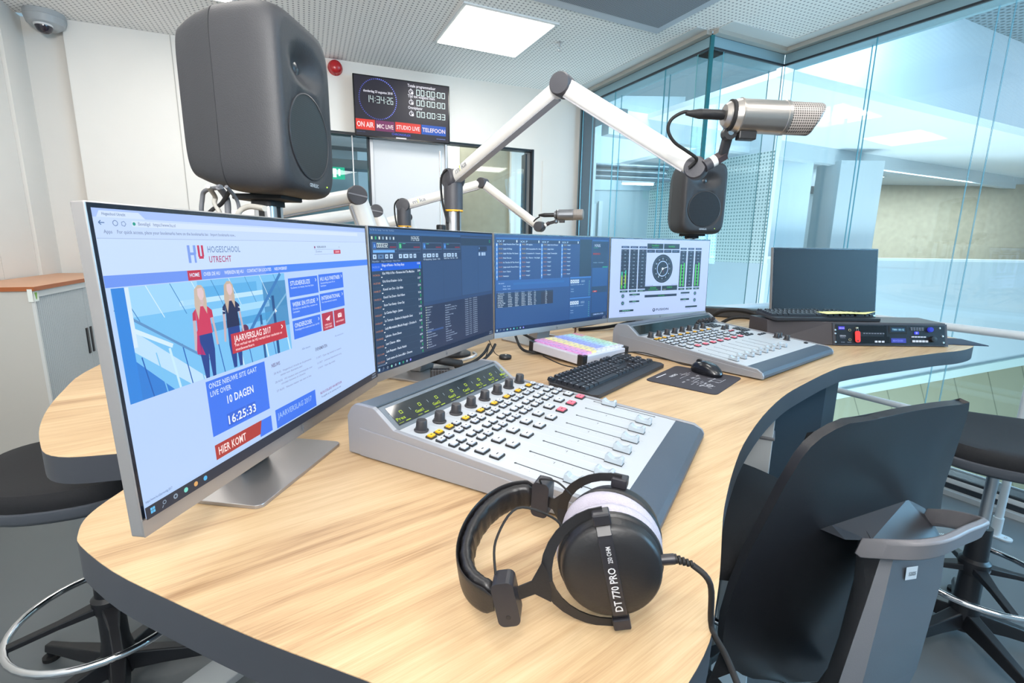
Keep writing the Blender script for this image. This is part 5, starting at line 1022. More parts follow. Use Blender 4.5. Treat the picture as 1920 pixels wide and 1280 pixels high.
# microphones
micm = mat('nickel', '#b7b1ab', .3, .9); grl = dotted('mic_grille', '#a39c96', '#3b3533', .0042, .0014, .35, axes='XZ')
def mic(bk, fr, r_, label, clampp, arm_end, slant=True, cabl=None, darker=False):
    t = thing('studio_microphone', label, 'microphone', bk, 0, 'studio microphones'); o0 = Vector(bk); d = Vector(fr)-o0; L_ = d.length; mm = mat('grey_mic', '#85888d', .35, .7) if darker else micm
    X = d.normalized(); T = frame((0, 0, 0), tuple(X), (0, 0, 1)) @ Matrix.Rotation(R(90), 4, 'Y')       # local z along the mic
    T = frame((0, 0, 0), tuple(X), (0, 1, .0)); # x along mic, y away
    def lz(prof, m_, n=40):
        b = MB(); b.lathe([(r, x) for x, r in prof], m_, T @ Matrix.Rotation(R(90), 4, 'Y'), n); return b
    lz([(-.001, .001), (-.001, r_*.62), (.006, r_*.80), (.010, r_*.80), (.014, r_*.86), (L_*.10, r_*.93), (L_*.145, r_*1.0), (L_*.15, r_*1.05), (L_*.165, r_*1.05), (L_*.17, r_*1.0), (L_*.62, r_*1.0), (L_*.625, r_*1.03), (L_*.66, r_*1.03), (L_*.665, r_*.98), (L_*.665, .001)], mm).build('body', t, smooth=30)
    b = MB(); k = 40; v = []; zs = [L_*.665, L_*.75, L_*.85, L_*.93]
    for j, x in enumerate(zs):
        for q in range(k): an = 2*math.pi*q/k; v.append((x, r_*.97*math.sin(an), r_*.97*math.cos(an)))
    for sc_, dx in ((.97, 0), (.90, .005), (.7, .007), (.01, .008)):
        for q in range(k): an = 2*math.pi*q/k; z_ = r_*sc_*math.cos(an); v.append((L_*.955+dx+(z_*.42 if slant else 0), r_*sc_*math.sin(an), z_))
    f = [(j*k+q, j*k+(q+1) % k, (j+1)*k+(q+1) % k, (j+1)*k+q) for j in range(7) for q in range(k)]
    b.add(v, f, grl, T); b.build('grille', t, smooth=50)
    b = MB(); q3 = T @ Matrix.Rotation(R(90), 4, 'Y')
    b.lathe([(r_*.80, .008), (r_*.93, .009), (r_*.93, .015), (r_*.8, .016)], rubber, q3, 36); b.build('mount_ring', t, smooth=40)
    b = MB(); b.box(L_*.17, L_*.36, -.010, .010, -r_*1.42, -r_*.8, black, frame((0, 0, 0), tuple(X), (0, 1, 0)) if False else T @ Matrix.Identity(4)); b.build('switch_block', t, bevel=.002)
    b = MB(); b.lathe([(.0095, -.046), (.0095, -.004), (.008, .0)], black, q3, 24); b.lathe([(.004, -.075), (.006, -.066), (.0095, -.048), (.0095, -.046)], rubber, q3, 24); b.build('connector', t, smooth=40)
    if cabl: b = MB(); b.tube([tuple(Vector(p)-o0) for p in cabl], .0034, rubber, 8); b.build('cable', t, smooth=60)
    cp = Vector(clampp)-o0; ae = Vector(arm_end)-o0; s_ = r_/.031
    b = MB(); b.cyl(tuple(cp+Vector((0, .008, 0))), tuple(cp+Vector((0, -.010, 0))), .013*s_, black, n=28); b.build('clamp_knob', t, smooth=40)
    b = MB(); b.cyl(tuple(cp+Vector((0, -.010, 0))), tuple(cp+Vector((0, -.012, 0))), .0055*s_, chrome, n=20); b.build('clamp_screw', t, smooth=40)
    lo = ae+(cp-ae)*.0+Vector((.036*s_, 0, .022*s_)); b = MB(); 
    XX = (cp-lo).normalized(); TT = frame(lo, tuple(XX), (0, 1, 0)); b.M = TT; b.box(-.004, (cp-lo).length, -.006, .006, -.009*s_, .009*s_, dgrey); b.build('holder', t, bevel=.002)
    b = MB(); b.cyl(tuple(ae+(lo-ae)*.35), tuple(ae+(lo-ae)*.62), .0115*s_, armw, n=24); b.build('neck', t, smooth=40)
    b = MB(); b.cyl(tuple(ae+(lo-ae)*.0), tuple(ae+(lo-ae)*.35), .0125*s_, jnt, n=24); b.cyl(tuple(ae+(lo-ae)*.62), tuple(lo+(lo-ae)*.12), .0125*s_, mat('elbow_brown', '#3b3033', .5), n=6); b.build('elbow', t, smooth=35)
    return t
Zc = lambda p: (p[0], p[1], ZC+p[2])
mic(Zc((.408, 1.02, .2535)), Zc((.587, 1.02, .2475)), .031, 'silver studio microphone with slanted wire mesh end, on the large arm at the right', Zc((.424, 1.03, .222)), Zc((.398, 1.075, .166)), True,
    [Zc(p) for p in [(.345, 1.02, .2565), (.329, 1.02, .258), (.309, 1.03, .247), (.305, 1.035, .228), (.32, 1.04, .207), (.350, 1.05, .192), (.372, 1.06, .182), (.378, 1.07, .176), (.368, 1.08, .164)]])
mic(Zc((.189, 2.33, .137)), Zc((.318, 2.30, .139)), .025, 'small grey microphone on the far arm in front of the window frame', Zc((.196, 2.32, .108)), Zc((.135, 2.345, .082)), False,
    [Zc(p) for p in [(.12, 2.33, .128), (.10, 2.34, .115), (.09, 2.36, .10)]], True)
# slim dark post base of the far pole seen beside the large arm
o = MB(); o.lathe([(.024, 0), (.024, .06), (.02, .064), (.001, .064)], black, n=24); o.cyl((0, 0, .06), (0, 0, .42), .0045, alu); o = o.build('lamp_pole', smooth=40); o.location = (-.372, 2.56, ZC+.03); tag(o, 'thin metal rod in a black socket left of the large microphone arm pole', 'rod'); 
o2 = MB(); o2.cyl((0, 0, -.408), (0, 0, 0), .018, black); x2 = o2.build('socket_stem', o, smooth=40)
# ------------------------------------------------------------------ headphones
hb = mat('headphone_black', '#1b1a1c', .42, bump=(300, .12)); hbs = mat('headphone_satin', '#26252a', .35); lea = mat('leatherette', '#19181a', .38, bump=(120, .4)); vel = mat('grey_velour', '#b9b4c2', .9, bump=(900, .6), var=.25)
Hc = Vector((.1055, .468, ZC-.314)); hA = Vector((.10, .985, -.02)).normalized(); KS = 1.09     # A: ear to ear, away from the viewer
def perp(v): v = Vector(v); return (v-hA*v.dot(hA)).normalized()
XT = {-1: perp((-.94, .2, -.22)), 1: Vector((-.92, .36, .04)).normalized()}; AX = {-1: hA, 1: Vector((.38, .92, 0)).normalized()}; XT[1] = (XT[1]-AX[1]*XT[1].dot(AX[1])).normalized(); SLX = {-1: .095, 1: .088}
t = thing('headphones', 'black studio headphones with grey velour pads lying on the desk', 'headphones', (.118, .487, DZ)); ho = Vector((.118, .487, DZ)); H0 = Hc-ho
def HM(sgn): # z points outward from the cup, x towards the slider
    X = XT[sgn]; Zz = AX[sgn]*sgn; Y = Zz.cross(X); M_ = Matrix(((X.x, Y.x, Zz.x, 0), (X.y, Y.y, Zz.y, 0), (X.z, Y.z, Zz.z, 0), (0, 0, 0, 1))); return Matrix.Translation(H0) @ M_ @ Matrix.Scale(KS, 4)
names_ = ('near', 'far')
for sgn in (-1, 1):
    M_ = HM(sgn)
    b = MB(); b.lathe([(.030, .0), (.044, .002), (.0495, .008), (.0500, .014), (.0455, .020), (.036, .021), (.030, .020)], vel, M_, 48); 
    for v_3 in b.v: pass
    b.build('ear_pad', t, smooth=60)
    b = MB(); b.lathe([(.001, .019), (.0475, .0195), (.0490, .022), (.0485, .026), (.0465, .0275), (.0455, .036), (.0445, .040), (.042, .0425), (.030, .0455), (.001, .0475)], hb, M_, 48); b.build('ear_cup', t, smooth=35)
    b = MB(); b.M = M_; pr = [(-.050, .0), (.050, .0)]
    s1_ = 12; v = []; f = []
    for i in range(s1_+1):
        y = -.047+.094*i/s1_; z = .0485-.0035*(y/.047)**2 if abs(y) < .044 else .040
        for x in (-.0065, .0065): v.append((x, y, z)); 
        for x in (-.0065, .0065): v.append((x, y, z-.006))
    for i in range(s1_): a_ = i*4; f += [(a_, a_+1, a_+5, a_+4), (a_+2, a_+6, a_+7, a_+3), (a_, a_+4, a_+6, a_+2), (a_+1, a_+3, a_+7, a_+5)]
    b.add(v, f, hbs); ls_ = b.build('label_strip', t, bevel=.0006)
    if sgn < 0:
        tm = mat('print_silver', '#cfd0d4', .4); LT = M_ @ Matrix.Translation((.0028, 0, .0492)) @ Matrix.Rotation(R(-90), 4, 'Z')
        b = MB(); b.text('DT 770 PRO', -.033, -.0062, .0066, tm, LT, .043); b.text('250 OHM', .0145, -.0055, .0040, tm, LT, .016); b.build('lettering', ls_)
    # fork
    yk = MB(); pts = []; k = 16; Ms = M_
    def yo(ph, rr, z): return Vector((rr*math.cos(ph), rr*math.sin(ph), z))
    prof_ = []
    for i in range(k+1):
        ph = R(92)-R(184)*i/k; prof_.append((ph, .0555, .0605+.004*math.cos(ph)**4))
    v = []; f = []
    for ph, ri, ro in prof_:
        dz = .033+.009*(1-abs(math.sin(ph)))
        for rr in (ri-.002*abs(math.sin(ph))-.0015, ro):
            for z in (dz, dz+.0016): p = yo(ph, rr, z); v.append(tuple(p))
    for i in range(k): a_ = i*4; f += [(a_, a_+4, a_+6, a_+2), (a_+1, a_+3, a_+7, a_+5), (a_, a_+1, a_+5, a_+4), (a_+2, a_+6, a_+7, a_+3)]
    f += [(0, 2, 3, 1), (k*4, k*4+1, k*4+3, k*4+2)]
    yk.M = M_; yk.add(v, f, hb); T5 = Matrix.Translation((.058, 0, .042)) @ Matrix.Rotation(R(-22), 4, 'Y') @ Matrix.Translation((-.058, 0, 0)); yk.prism([(.060, -.020), (.073, -.0065), (SLX[sgn]-.002, -.006), (SLX[sgn]-.002, .006), (.073, .0065), (.060, .020), (.0575, .010), (.0575, -.010)], 0, .0016, hb, T5); yk.build('fork', t)
    for s_ in (-1, 1): b = MB(); b.M = M_; b.box(-.008, .008, s_*.052-.006, s_*.052+.005, .030, .044, hbs); b.build('pivot', t, bevel=.0015)
    b = MB(); b.M = M_; b.prism(rrect(.020, .042, .006, cx=SLX[sgn], cy=0), .048, .068, hbs); b.lathe([(.0022, .068), (.0022, .0683)], black, Matrix.Translation((SLX[sgn], .012, 0)), 12); b.build('slider_housing', t, bevel=.003)
# headband: padded arc between the two housings
SN = HM(-1) @ Vector((.098, 0, .057)); SF = HM(1) @ Vector((.091, 0, .057)); bM = (SN+SF)/2; bA = (SF-SN)/2; bT = Vector((-.985, .06, -.09)); bT = (bT-bA*(bT.dot(bA)/bA.length_squared)).normalized()
hB = bA.normalized().cross(bT); hB = -hB if hB.z < 0 else hB
def bandp(s_, r_out=0.):     # s 0..1 from near to far
    an = math.pi*s_; return bM+bT*((.060+r_out)*math.sin(an)**.8)-bA*((1+r_out/bA.length)*math.cos(an))
def band(r_out, wid, th, m_, nm, s0=.0, s1=1., wr=0):
    b = MB(); K = 60; q = 14
    v = []; f = []
    for i in range(K+1):
        s_ = s0+(s1-s0)*i/K; p = bandp(s_, r_out); p2 = bandp(min(1, s_+.01), r_out); p0 = bandp(max(0, s_-.01), r_out); tg = (p2-p0).normalized(); nn = hB.cross(tg).normalized()
        k_ = 1+wr*(math.sin(i*2.4)*.5+.5*math.sin(i*1.1)); e_ = min(1, min(i, K-i)/5+.55)
        for j in range(q):
            an = 2*math.pi*j/q; c, s2 = math.cos(an), math.sin(an); v.append(tuple(p+hB*math.copysign(abs(c)**.6, c)*wid/2*e_+nn*math.copysign(abs(s2)**.7, s2)*th/2*k_*e_))
    for i in range(K):
        for j in range(q): f.append((i*q+j, i*q+(j+1) % q, (i+1)*q+(j+1) % q, (i+1)*q+j))
    f += [tuple(range(q)), tuple(K*q+j for j in range(q))]; b.add(v, f, m_); b.build(nm, t, smooth=60)
band(.0, .032, .014, lea, 'headband_pad', .02, .98, .16); band(.009, .034, .003, hb, 'headband_strap', .02, .98)
b = MB(); M_ = HM(-1)
w_ = [M_ @ Vector(p) for p in ((.102, -.02, .052), (.098, -.045, .040), (.075, -.066, .026), (.045, -.050, .022), (.034, -.034, .027))]; b.tube([tuple(p) for p in w_], .0013, rubber, 6); b.build('bridge_wire', t, smooth=60)
b = MB(); M_ = HM(1); w_ = [M_ @ Vector(p) for p in ((.088, .018, .052), (.084, .034, .034), (.062, .042, .022), (.046, .03, .024))]; b.tube([tuple(p) for p in w_], .0013, rubber, 6); b.build('bridge_wire', t, smooth=60)
M_ = HM(-1); c0 = M_ @ Vector((-.046, 0, .032)); hT = XT[-1]*.7+Vector((-.3, 0, 0)); b = MB(); b.cyl(tuple(c0+hT*.004), tuple(c0-hT*.012), .0052, hbs); 
for i in range(5): b.cyl(tuple(c0-hT*(.012+i*.004)-Vector((0, 0, .0018*i))), tuple(c0-hT*(.0145+i*.004)-Vector((0, 0, .0018*i))), .0046-.0003*i, rubber, n=14)
b.build('strain_relief', t, smooth=35)
cs = c0-hT*.030-Vector((0, 0, .008)); b = MB(); b.tube([tuple(cs), tuple(cs+Vector((.014, -.012, -.012))), tuple(Vector((.205, .425, ZC-.3745))-ho), tuple(Vector((.204, .385, ZC-.3745))-ho), tuple(Vector((.196, .33, ZC-.3745))-ho), tuple(Vector((.185, .30, ZC-.40))-ho), tuple(Vector((.19, .28, ZC-.52))-ho)], .0030, rubber, 8); b.build('cable', t, smooth=60)
# ------------------------------------------------------------------ stools
sfab = mat('seat_fabric', '#16171b', .85, bump=(700, .5)); shell = mat('seat_shell', '#4b4f56', .45); basem = mat('base_black', '#1c1d21', .4); pu_b = mat('shell_black', '#1b1c21', .42, bump=(600, .12))
def stool_base(t, n_rot, ringz=.30, colz=.62, ringr=.235, letters=False):
    for i in range(5):
        a = n_rot+2*math.pi*i/5; d = Vector((math.cos(a), math.sin(a), 0)); s_ = Vector((-d.y, d.x, 0)); b = MB(); v = []
        for k_, (r_, w2, z0_, z1_) in enumerate(((.02, .030, .065, .125), (.12, .025, .060, .105), (.24, .019, .045, .078), (.33, .016, .035, .060))):
            for q in (-1, 1):
                for z in (z0_, z1_): v.append(tuple(d*r_+s_*w2*q*(1 if z == z0_ else .7)+Vector((0, 0, z))))
        f = []
        for k_ in range(3): a_ = k_*4; f += [(a_, a_+4, a_+5, a_+1), (a_+1, a_+5, a_+7, a_+3), (a_+3, a_+7, a_+6, a_+2), (a_+2, a_+6, a_+4, a_)]
        f += [(0, 1, 3, 2), (12, 14, 15, 13)]; b.add(v, f, basem); lg_ = b.build('leg', t, bevel=.004)
        g = MB(); g.cyl(tuple(d*.325+Vector((0, 0, 0))), tuple(d*.325+Vector((0, 0, .012))), .024, rubber); g.cyl(tuple(d*.325+Vector((0, 0, .012))), tuple(d*.325+Vector((0, 0, .045))), .010, basem); g.build('glide', lg_, smooth=40)
    b = MB(); b.lathe([(.001, .05), (.040, .05), (.044, .12), (.036, .17), (.034, ringz+.02), (.001, ringz+.02)], basem, n=28); b.build('hub', t, smooth=35)
    b = MB(); b.lathe([(.001, ringz-.03), (.038, ringz-.03), (.045, ringz-.01), (.045, ringz+.02), (.034, ringz+.03), (.030, ringz+.15), (.001, ringz+.15)], basem, n=28); b.build('column_sleeve', t, smooth=35)
    b = MB(); b.cyl((0, 0, ringz+.14), (0, 0, colz), .0165, alu, n=24); b.build('gas_lift', t, smooth=40)
    b = MB(); b.tube([(ringr*math.cos(x), ringr*math.sin(x), ringz-.03) for x in [2*math.pi*k_/40 for k_ in range(40)]], .0105, chrome, 12, closed=True, smooth=0); b.build('foot_ring', t, smooth=60)
    b = MB()
    for i in range(4):
        a = n_rot+.4+math.pi/2*i; d = Vector((math.cos(a), math.sin(a), 0)); s_ = Vector((-d.y, d.x, 0)); v = []
        for r_, w2, z0_, z1_ in ((.03, .022, ringz-.018, ringz+.006), (.12, .013, ringz-.026, ringz-.008), (ringr-.004, .012, ringz-.038, ringz-.022)):
            for q in (-1, 1):
                for z in (z0_, z1_): v.append(tuple(d*r_+s_*w2*q+Vector((0, 0, z))))
        f = []
        for k_ in range(2): a_ = k_*4; f += [(a_, a_+4, a_+5, a_+1), (a_+1, a_+5, a_+7, a_+3), (a_+3, a_+7, a_+6, a_+2), (a_+2, a_+6, a_+4, a_)]
        f += [(0, 1, 3, 2), (8, 10, 11, 9)]; b.add(v, f, basem)
    b.build('ring_spokes', t, bevel=.003)
    if letters:
        b = MB(); pm = mat('print_pale2', '#b9bcc4', .5); T = Matrix(((1, 0, 0, 0), (0, 0, -1, -.0455), (0, 1, 0, 0), (0, 0, 0, 1)))
        Rt = Matrix.Rotation(R(15), 4, 'Z')
        for s_, a in (('C', -34), ('L', -28), ('O', -21), ('S', -14), ('E', -8), ('-', 0), ('O', 8), ('P', 15), ('E', 22), ('N', 29)):
            b.text(s_, 0, ringz-.006, .0085, pm, Rt @ Matrix.Rotation(R(a), 4, 'Z') @ T, al='C')
        b.build('lettering', t)
def seat(t, z, a, rx=.235, ry=.225, lever=None):
    RM = Matrix.Rotation(a, 4, 'Z')
    def outl(k_, sx=1.): return [(sx*rx*math.copysign(abs(math.cos(x))**(2/2.6), math.cos(x)), sx*ry*math.copysign(abs(math.sin(x))**(2/2.6), math.sin(x))) for x in [2*math.pi*i/48 for i in range(48)]]
    def rings(prof, m_, nm):
        b = MB(); v = []; f = []
        for s_, zz in prof: v += [(x, y, zz+.018*(x/rx)**2*(1 if s_ < .99 else .6)) for x, y in outl(0, s_)]
        k_ = len(prof)
        for j in range(k_-1):
            for i in range(48): f.append((j*48+i, j*48+(i+1) % 48, (j+1)*48+(i+1) % 48, (j+1)*48+i))
        f += [tuple(range(47, -1, -1)), tuple((k_-1)*48+i for i in range(48))]; b.add(v, f, m_, RM); b.build(nm, t, smooth=50)
    rings([(.90, z-.055), (.98, z-.050), (1.0, z-.035), (.995, z-.015), (.96, z-.003), (.85, z+.0), (.5, z-.004), (.1, z-.006)], sfab, 'cushion')
    rings([(.25, z-.098), (.7, z-.094), (.96, z-.084), (1.0, z-.072), (1.005, z-.050), (.97, z-.046)], shell, 'seat_shell')
    b = MB(); b.box(-.07, .07, -.09, .09, z-.12, z-.08, basem, RM); b.build('mechanism', t, bevel=.01)
    if lever:
        b = MB(); b.prism(rrect(.05, .05, .015), -.05, .0, basem, Matrix.Translation((lever[0], lever[1], z-.065)) @ Matrix.Rotation(R(25), 4, 'X')); b.build('lever', t, bevel=.005)
def seat_simple(): pass
t = thing('stool', 'black studio stool with chrome foot ring at the left, behind the desk corner', 'stool', (-1.235, 1.32, 0), 0, 'tall swivel stools'); stool_base(t, R(20), colz=.66); seat(t, .775, R(20), lever=(.15, -.12))
t = thing('stool', 'black stool at the right edge between the chair back and the glass wall', 'stool', (1.665, 1.56, 0), 0, 'tall swivel stools'); stool_base(t, R(50), colz=.72, letters=True); seat(t, .80, R(-30), .27, .25)
# ------------------------------------------------------------------ the chair in front
t = thing('operator_chair', 'large black swivel chair with grey back panel and handle in the right foreground', 'chair', (.50, 1.12, 0)); co = Vector((.50, 1.12, 0))
stool_base(t, R(10), colz=.66); 
tt2 = bpy.data.objects
b = MB(); SM = Matrix.Rotation(R(21), 4, 'Z')
v = []; f = []; pr = [(.88, .735), (.98, .745), (1.0, .765), (.98, .785), (.93, .795), (.5, .790), (.1, .786)]
for s_, zz in pr: v += [(s_*.255*math.copysign(abs(math.cos(x))**.8, math.cos(x)), s_*.25*math.copysign(abs(math.sin(x))**.8, math.sin(x)), zz) for x in [2*math.pi*i/48 for i in range(48)]]
for j in range(len(pr)-1):
    for i in range(48): f.append((j*48+i, j*48+(i+1) % 48, (j+1)*48+(i+1) % 48, (j+1)*48+i))
f += [tuple(range(47, -1, -1)), tuple((len(pr)-1)*48+i for i in range(48))]; b.add(v, f, sfab, SM); b.build('seat', t, smooth=50)
ya, re_ = R(21), R(13); cU = Vector((math.cos(ya), math.sin(ya), 0)); cN0 = Vector((math.sin(ya), -math.cos(ya), 0)); cV = Vector((0, 0, math.cos(re_)))+cN0*math.sin(re_); cN = cU.cross(cV); c0 = Vector((.60, .88, ZC-.66))-co
def cp(s_, v_, n_): return c0+cU*s_+cV*v_+cN*n_
# shell: rows from the bottom up with left and right limits
rowsL = [(-.43, .20), (-.40, .12), (-.36, .055), (-.33, -.0), (-.295, -.045), (-.238, -.102), (-.186, -.135), (-.127, -.158), (-.061, -.175), (.022, -.182), (.119, -.180), (.207, -.172), (.27, -.167), (.329, -.157), (.352, -.147), (.369, -.130), (.381, -.104), (.388, -.076), (.393, -.016)]
K2 = 28; v = []; f = []; nR = len(rowsL)
for j, (vv, l_) in enumerate(rowsL):
    rgt = .262+(.383-vv)*.62 if vv > .0 else .50-(-vv)*.25
    if vv < -.18: rgt = .455-(-.18-vv)*.3
    
    for i in range(K2+1):
        u = i/K2; s_ = l_+(rgt-l_)*u; e = abs(u-.47)/.53; n_ = -.0-.10*max(0, e-.45)**1.6*(1 if u > .5 else .55)+.006; n_ = .006+(n_-.006)*(1 if vv < .1 else max(.12, 1-(vv-.1)/.3))
        v.append(tuple(cp(s_, vv+(-.010*e**3 if j == nR-1 else 0), n_)))
n0 = len(v)
for q in range(n0): p = Vector(v[q])-cN*.016; v.append(tuple(p))
W2 = K2+1
for j in range(nR-1):
    for i in range(K2): a_ = j*W2+i; f += [(a_, a_+1, a_+W2+1, a_+W2), (n0+a_, n0+a_+W2, n0+a_+W2+1, n0+a_+1)]
for j in range(nR-1):
    for i in (0, K2): a_ = j*W2+i; q = (a_, a_+W2, n0+a_+W2, n0+a_); f.append(q if i == 0 else q[::-1])
for i in range(K2):
    for j in (0, nR-1): a_ = j*W2+i; q = (a_, n0+a_, n0+a_+1, a_+1); f.append(q if j == 0 else q[::-1])
b = MB(); b.add(v, f, pu_b); b.build('back_shell', t, smooth=50, bevel=.003)
# inner cushion on the sitter's side
b = MB(); b.grid(lambda u, w2: tuple(cp(-.13+.37*u, -.30+.66*w2, -.022-.03*math.sin(math.pi*min(1, max(0, u)))**.5*math.sin(math.pi*w2)**.5)), 14, 14, sfab); b.build('back_cushion', t, smooth=60)
bp_ = mat('back_panel_grey', '#53565c', .5, bump=(500, .12)); bp2 = mat('back_bevel_grey', '#5d6066', .5, bump=(500, .12))
Q = lambda *a: tuple(cp(*a))
# tapering support panel: outer ridge and bevels
A1, A2, A3, A4 = (-.036, .173, .03), (.011, .158, .085), (.255, .10, .085), (.275, .085, .03)
D1, D2, D3, D4 = (-.155, -.04, .14), (-.155, -.02, .178), (.22, -.25, .165), (.262, -.20, .135)
E1, E2, E3, E4 = (-.18, -.30, .12), (-.15, -.42, .17), (.19, -.48, .16), (.24, -.42, .12)
v = [cp(*a) for a in (A1, A2, A3, A4, D1, D2, D3, D4)]
ML = [(-.036, .173), (-.074, .103), (-.115, .044), (-.155, -.023), (-.20, -.12), (-.22, -.2)]
rows_ = [  # left outer, left ridge, right ridge, right outer  (s, v, n)
    [(-.030, .178, .012), (-.020, .160, .060), (.018, .152, .088), (.235, .115, .085), (.268, .100, .060), (.272, .09, .01)],
    [(-.050, .110, .020), (-.060, .100, .085), (-.022, .090, .115), (.225, .045, .110), (.255, .030, .085), (.262, .02, .02)],
    [(-.080, .030, .030), (-.105, .030, .115), (-.062, .020, .142), (.212, -.045, .132), (.245, -.06, .108), (.255, -.06, .03)],
    [(-.110, -.05, .035), (-.152, -.040, .145), (-.108, -.050, .172), (.198, -.140, .155), (.236, -.15, .130), (.25, -.15, .04)],
    [(-.14, -.13, .04), (-.190, -.120, .165), (-.150, -.13, .192), (.17, -.235, .170), (.214, -.235, .145), (.235, -.23, .045)],
    [(-.15, -.22, .04), (-.22, -.21, .175), (-.18, -.22, .20), (.14, -.31, .18), (.18, -.31, .155), (.21, -.30, .05)],
    [(-.14, -.30, .02), (-.20, -.30, .12), (-.16, -.31, .14), (.12, -.36, .12), (.16, -.36, .10), (.18, -.35, .02)]]
rows_ = [[(r_[2][0]+.05+.06*i_, r_[2][1]-.01*i_, r_[0][2]), r_[2], (r_[2][0]+.012+.007*i_, r_[2][1]+.004, r_[2][2]+.012+.002*i_)]+r_[3:5]+[(r_[4][0]-.05, r_[4][1], r_[5][2])] for i_, r_ in enumerate(rows_)]; v = [tuple(cp(*p)) for r_ in rows_ for p in r_]; b = MB(); f1 = []; f2 = []
for j in range(6):
    for i in range(5): a_ = j*6+i; (f1 if i == 2 else f2).append((a_, a_+6, a_+7, a_+1))
b.add(v, f1, bp_); b.add(v, f2, bp2); b.add(v[:6], [(0, 1, 2, 3, 4, 5)], mat('pad_top', '#2b2c31', .5)); b.build('back_panel', t, smooth=25)
b = MB(); b.add([Q(.0, .150, .004), Q(.215, .165, .004), Q(.285, .13, .01), Q(.04, .150, .055), Q(.235, .118, .08), Q(-.03, .165, .05), Q(-.03, .145, .0)], [(0, 1, 2, 4, 3), (0, 3, 5, 6)], mat('pad_top', '#2b2c31', .5)); b.build('top_ledge', t)
# handle loop
hp = [Q(-.020, .165, .070), Q(-.010, .19, .10), Q(.012, .208, .125), Q(.06, .214, .135), Q(.13, .213, .13), Q(.19, .208, .125), Q(.215, .20, .115), Q(.235, .17, .07), Q(.25, .135, .03)]
b = MB(); P_ = spline([Vector(p) for p in hp], 5); v = []; f = []
for i, p in enumerate(P_):
    for dv, dn in ((.018, .008), (.018, -.006), (-.020, -.006), (-.020, .008)): v.append(tuple(p+cV*dv+cN*dn))
for i in range(len(P_)-1):
    for j in range(4): f.append((i*4+j, i*4+(j+1) % 4, (i+1)*4+(j+1) % 4, (i+1)*4+j))
f += [(0, 1, 2, 3), tuple(len(P_)*4-4+j for j in (3, 2, 1, 0))]; b.add(v, f, mat('handle_grey', '#77767b', .45, bump=(500, .1))); b.build('handle', t, bevel=.004, smooth=30)
b = MB(); st = [Vector(Q(.070, .130, .104)), Vector(Q(.108, .122, .1035)), Vector(Q(.107, .098, .1105)), Vector(Q(.069, .106, .111))]
b.add([tuple(p+cN*.004) for p in st], [(0, 3, 2, 1)], mat('sticker_white', '#d5d7da', .5)); SX = (st[1]-st[0]); SY = (st[0]-st[3]); b.text('52025', .008, .008, .007, mat('sticker_print', '#66686c', .6), frame(st[3]+cN*.0046, tuple(SX), tuple(SY))); b.build('asset_sticker', t)
b = MB(); b.box(-.03, .03, -.20, -.02, .66, .70, basem, SM); b.build('back_bracket', t, bevel=.005)
# ------------------------------------------------------------------ hand rail along the glass
t = thing('hand_rail', 'round white hand rail with posts standing in front of the glass wall', 'hand rail', (2.443, 2.221, 0)); ro = Vector((2.443, 2.221, 0)); rw = mat('rail_white', '#d3dbe0', .35)
cor = Vector((1.806, 3.38, 0)); e1 = ro+Vector((d2[0], d2[1], 0))*2.6; e0 = cor-Vector((.903, .429, 0))*.60; e00 = e0-Vector((d1[0], d1[1], 0))*1.35
for zz, r_, nm in ((ZC-.39, .021, 'top_rail'), (ZC-.866, .018, 'mid_rail')):
    b = MB(); P_ = [e00, e0, cor, e1]
    for i in range(3): b.cyl(tuple(P_[i]-ro+Vector((0, 0, zz))), tuple(P_[i+1]-ro+Vector((0, 0, zz))), r_, rw, n=24)
    for p in (e0, cor): b.lathe([(.001, -r_), (r_*.7, -r_*.7), (r_, 0), (r_*.7, r_*.7), (.001, r_)], rw, Matrix.Translation(p-ro+Vector((0, 0, zz))), 24)
    b.build(nm, t, smooth=40)
for k_, p in enumerate((ro, ro+Vector((d2[0], d2[1], 0))*1.3, ro-Vector((d2[0], d2[1], 0))*1.2, cor-Vector((.903, .429, 0))*.1, e0-Vector((d1[0], d1[1], 0))*.6)):
    q = p-ro; b = MB(); b.cyl(tuple(q+Vector((0, 0, .006))), tuple(q+Vector((0, 0, ZC-.40))), .0165, rw, n=24); b.cyl(tuple(q+Vector((0, 0, .006))), tuple(q+Vector((0, 0, .10))), .021, rw, n=24); b.build('post', t, smooth=40)
    b = MB(); b.prism([(x*1.0, y) for x, y in rrect(.13, .06, .028)], 0, .007, rw, Matrix.Translation(q) @ Matrix.Rotation(math.atan2(d2[1], d2[0]), 4, 'Z')); b.lathe([(.006, .007), (.006, .012), (.001, .013)], chrome, Matrix.Translation(q+Vector((d2[0], d2[1], 0))*.04), 8); b.build('flange', t)
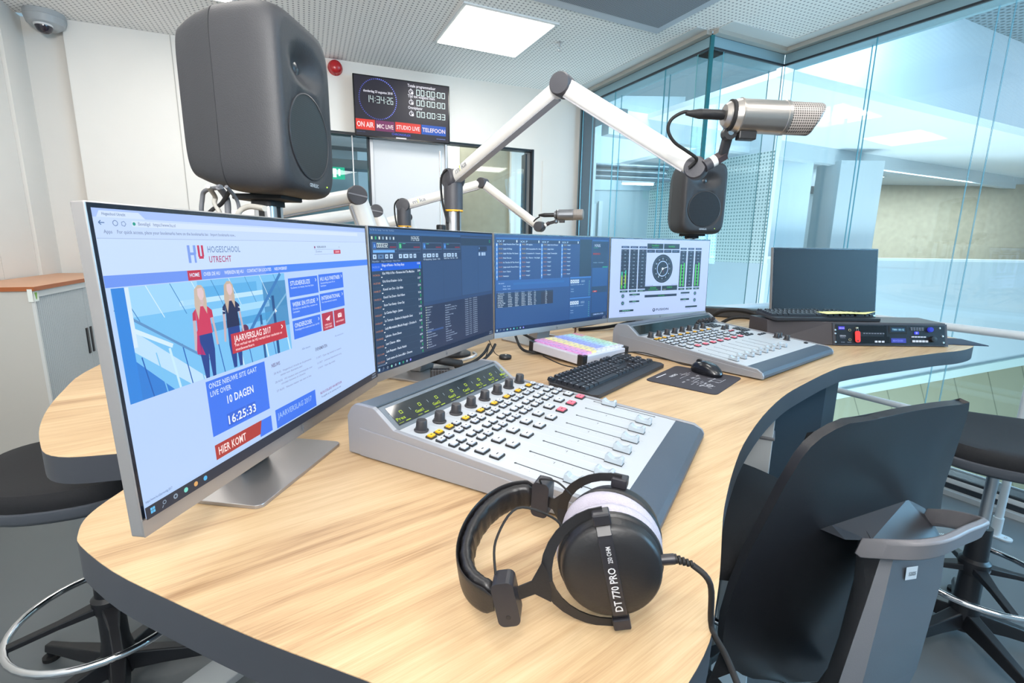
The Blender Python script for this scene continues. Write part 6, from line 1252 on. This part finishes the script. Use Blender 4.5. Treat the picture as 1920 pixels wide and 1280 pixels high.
# ------------------------------------------------------------------ low cabinet against the left wall
t = thing('tambour_cabinet', 'low grey cabinet with ribbed sliding doors and an orange brown wooden top', 'cabinet'); t.matrix_world = LWM @ Matrix.Translation((.62, .19, 0)); HC = ZC-.24
cg = mat('cabinet_beige', '#c5c2bb', .5); cw = mat('cabinet_frame', '#d3d4d2', .45)
b = MB(); b.box(-.60, .60, -.17, .155, 0, HC-.022, cg); b.box(-.60, .60, .155, .168, HC-.055, HC-.022, cw); b.box(-.60, -.585, .155, .168, 0, HC-.055, cw); b.box(.585, .60, .155, .168, 0, HC-.055, cw); b.box(-.6, .6, .155, .168, 0, .06, cw); b.box(-.605, .605, -.172, .172, 0, .07, mat('plinth_white', '#e4e2dc', .5)); b.build('body', t)
b = MB(); b.box(-.61, .61, -.175, .178, HC-.022, HC, mat('top_orange_wood', '#cf9e7c', .45, var=.15)); b.build('cabinet_top', t, bevel=.001)
b = MB(); b.box(-.61, .612, .174, .1785, HC-.0215, HC-.0005, mat('edge_orange', '#a3592c', .5)); b.box(.6095, .6125, -.175, .178, HC-.0215, HC-.0005, mat('edge_orange', '#a3592c', .5)); b.build('top_edging', t)
tb = mat('tambour_grey', '#b5babd', .45)
for x0, x1 in ((-.585, -.002), (.002, .585)):
    b = MB(); n_ = 28; wv = (x1-x0)/n_
    for i in range(n_): b.box(x0+i*wv, x0+(i+1)*wv-.0025, .150, .160, .06, HC-.055, tb)
    b.box(x0, x1, .148, .153, .06, HC-.055, mat('tambour_gap', '#8d9295', .6)); dr_ = b.build('sliding_door', t)
    b = MB(); xx = -.03 if x0 < -.1 else .03; b.box(xx-.012, xx+.012, .158, .166, .70, .86, black); b.build('handle', dr_, bevel=.003)
b = MB(); wm = mat('sticker_white2', '#e9ece6', .5); b.box(.555, .603, .1685, .1695, HC-.075, HC-.012, wm); b.box(.6126, .6132, .15, .1695, HC-.075, HC-.012, wm); b.prism([(.567, HC-.03), (.593, HC-.03), (.583, HC-.065), (.577, HC-.065)], -.1704, -.1696, mat('sticker_green', '#7db13c', .5), Matrix(((1, 0, 0, 0), (0, 0, -1, 0), (0, 1, 0, 0), (0, 0, 0, 1)))); b.build('energy_sticker', t)
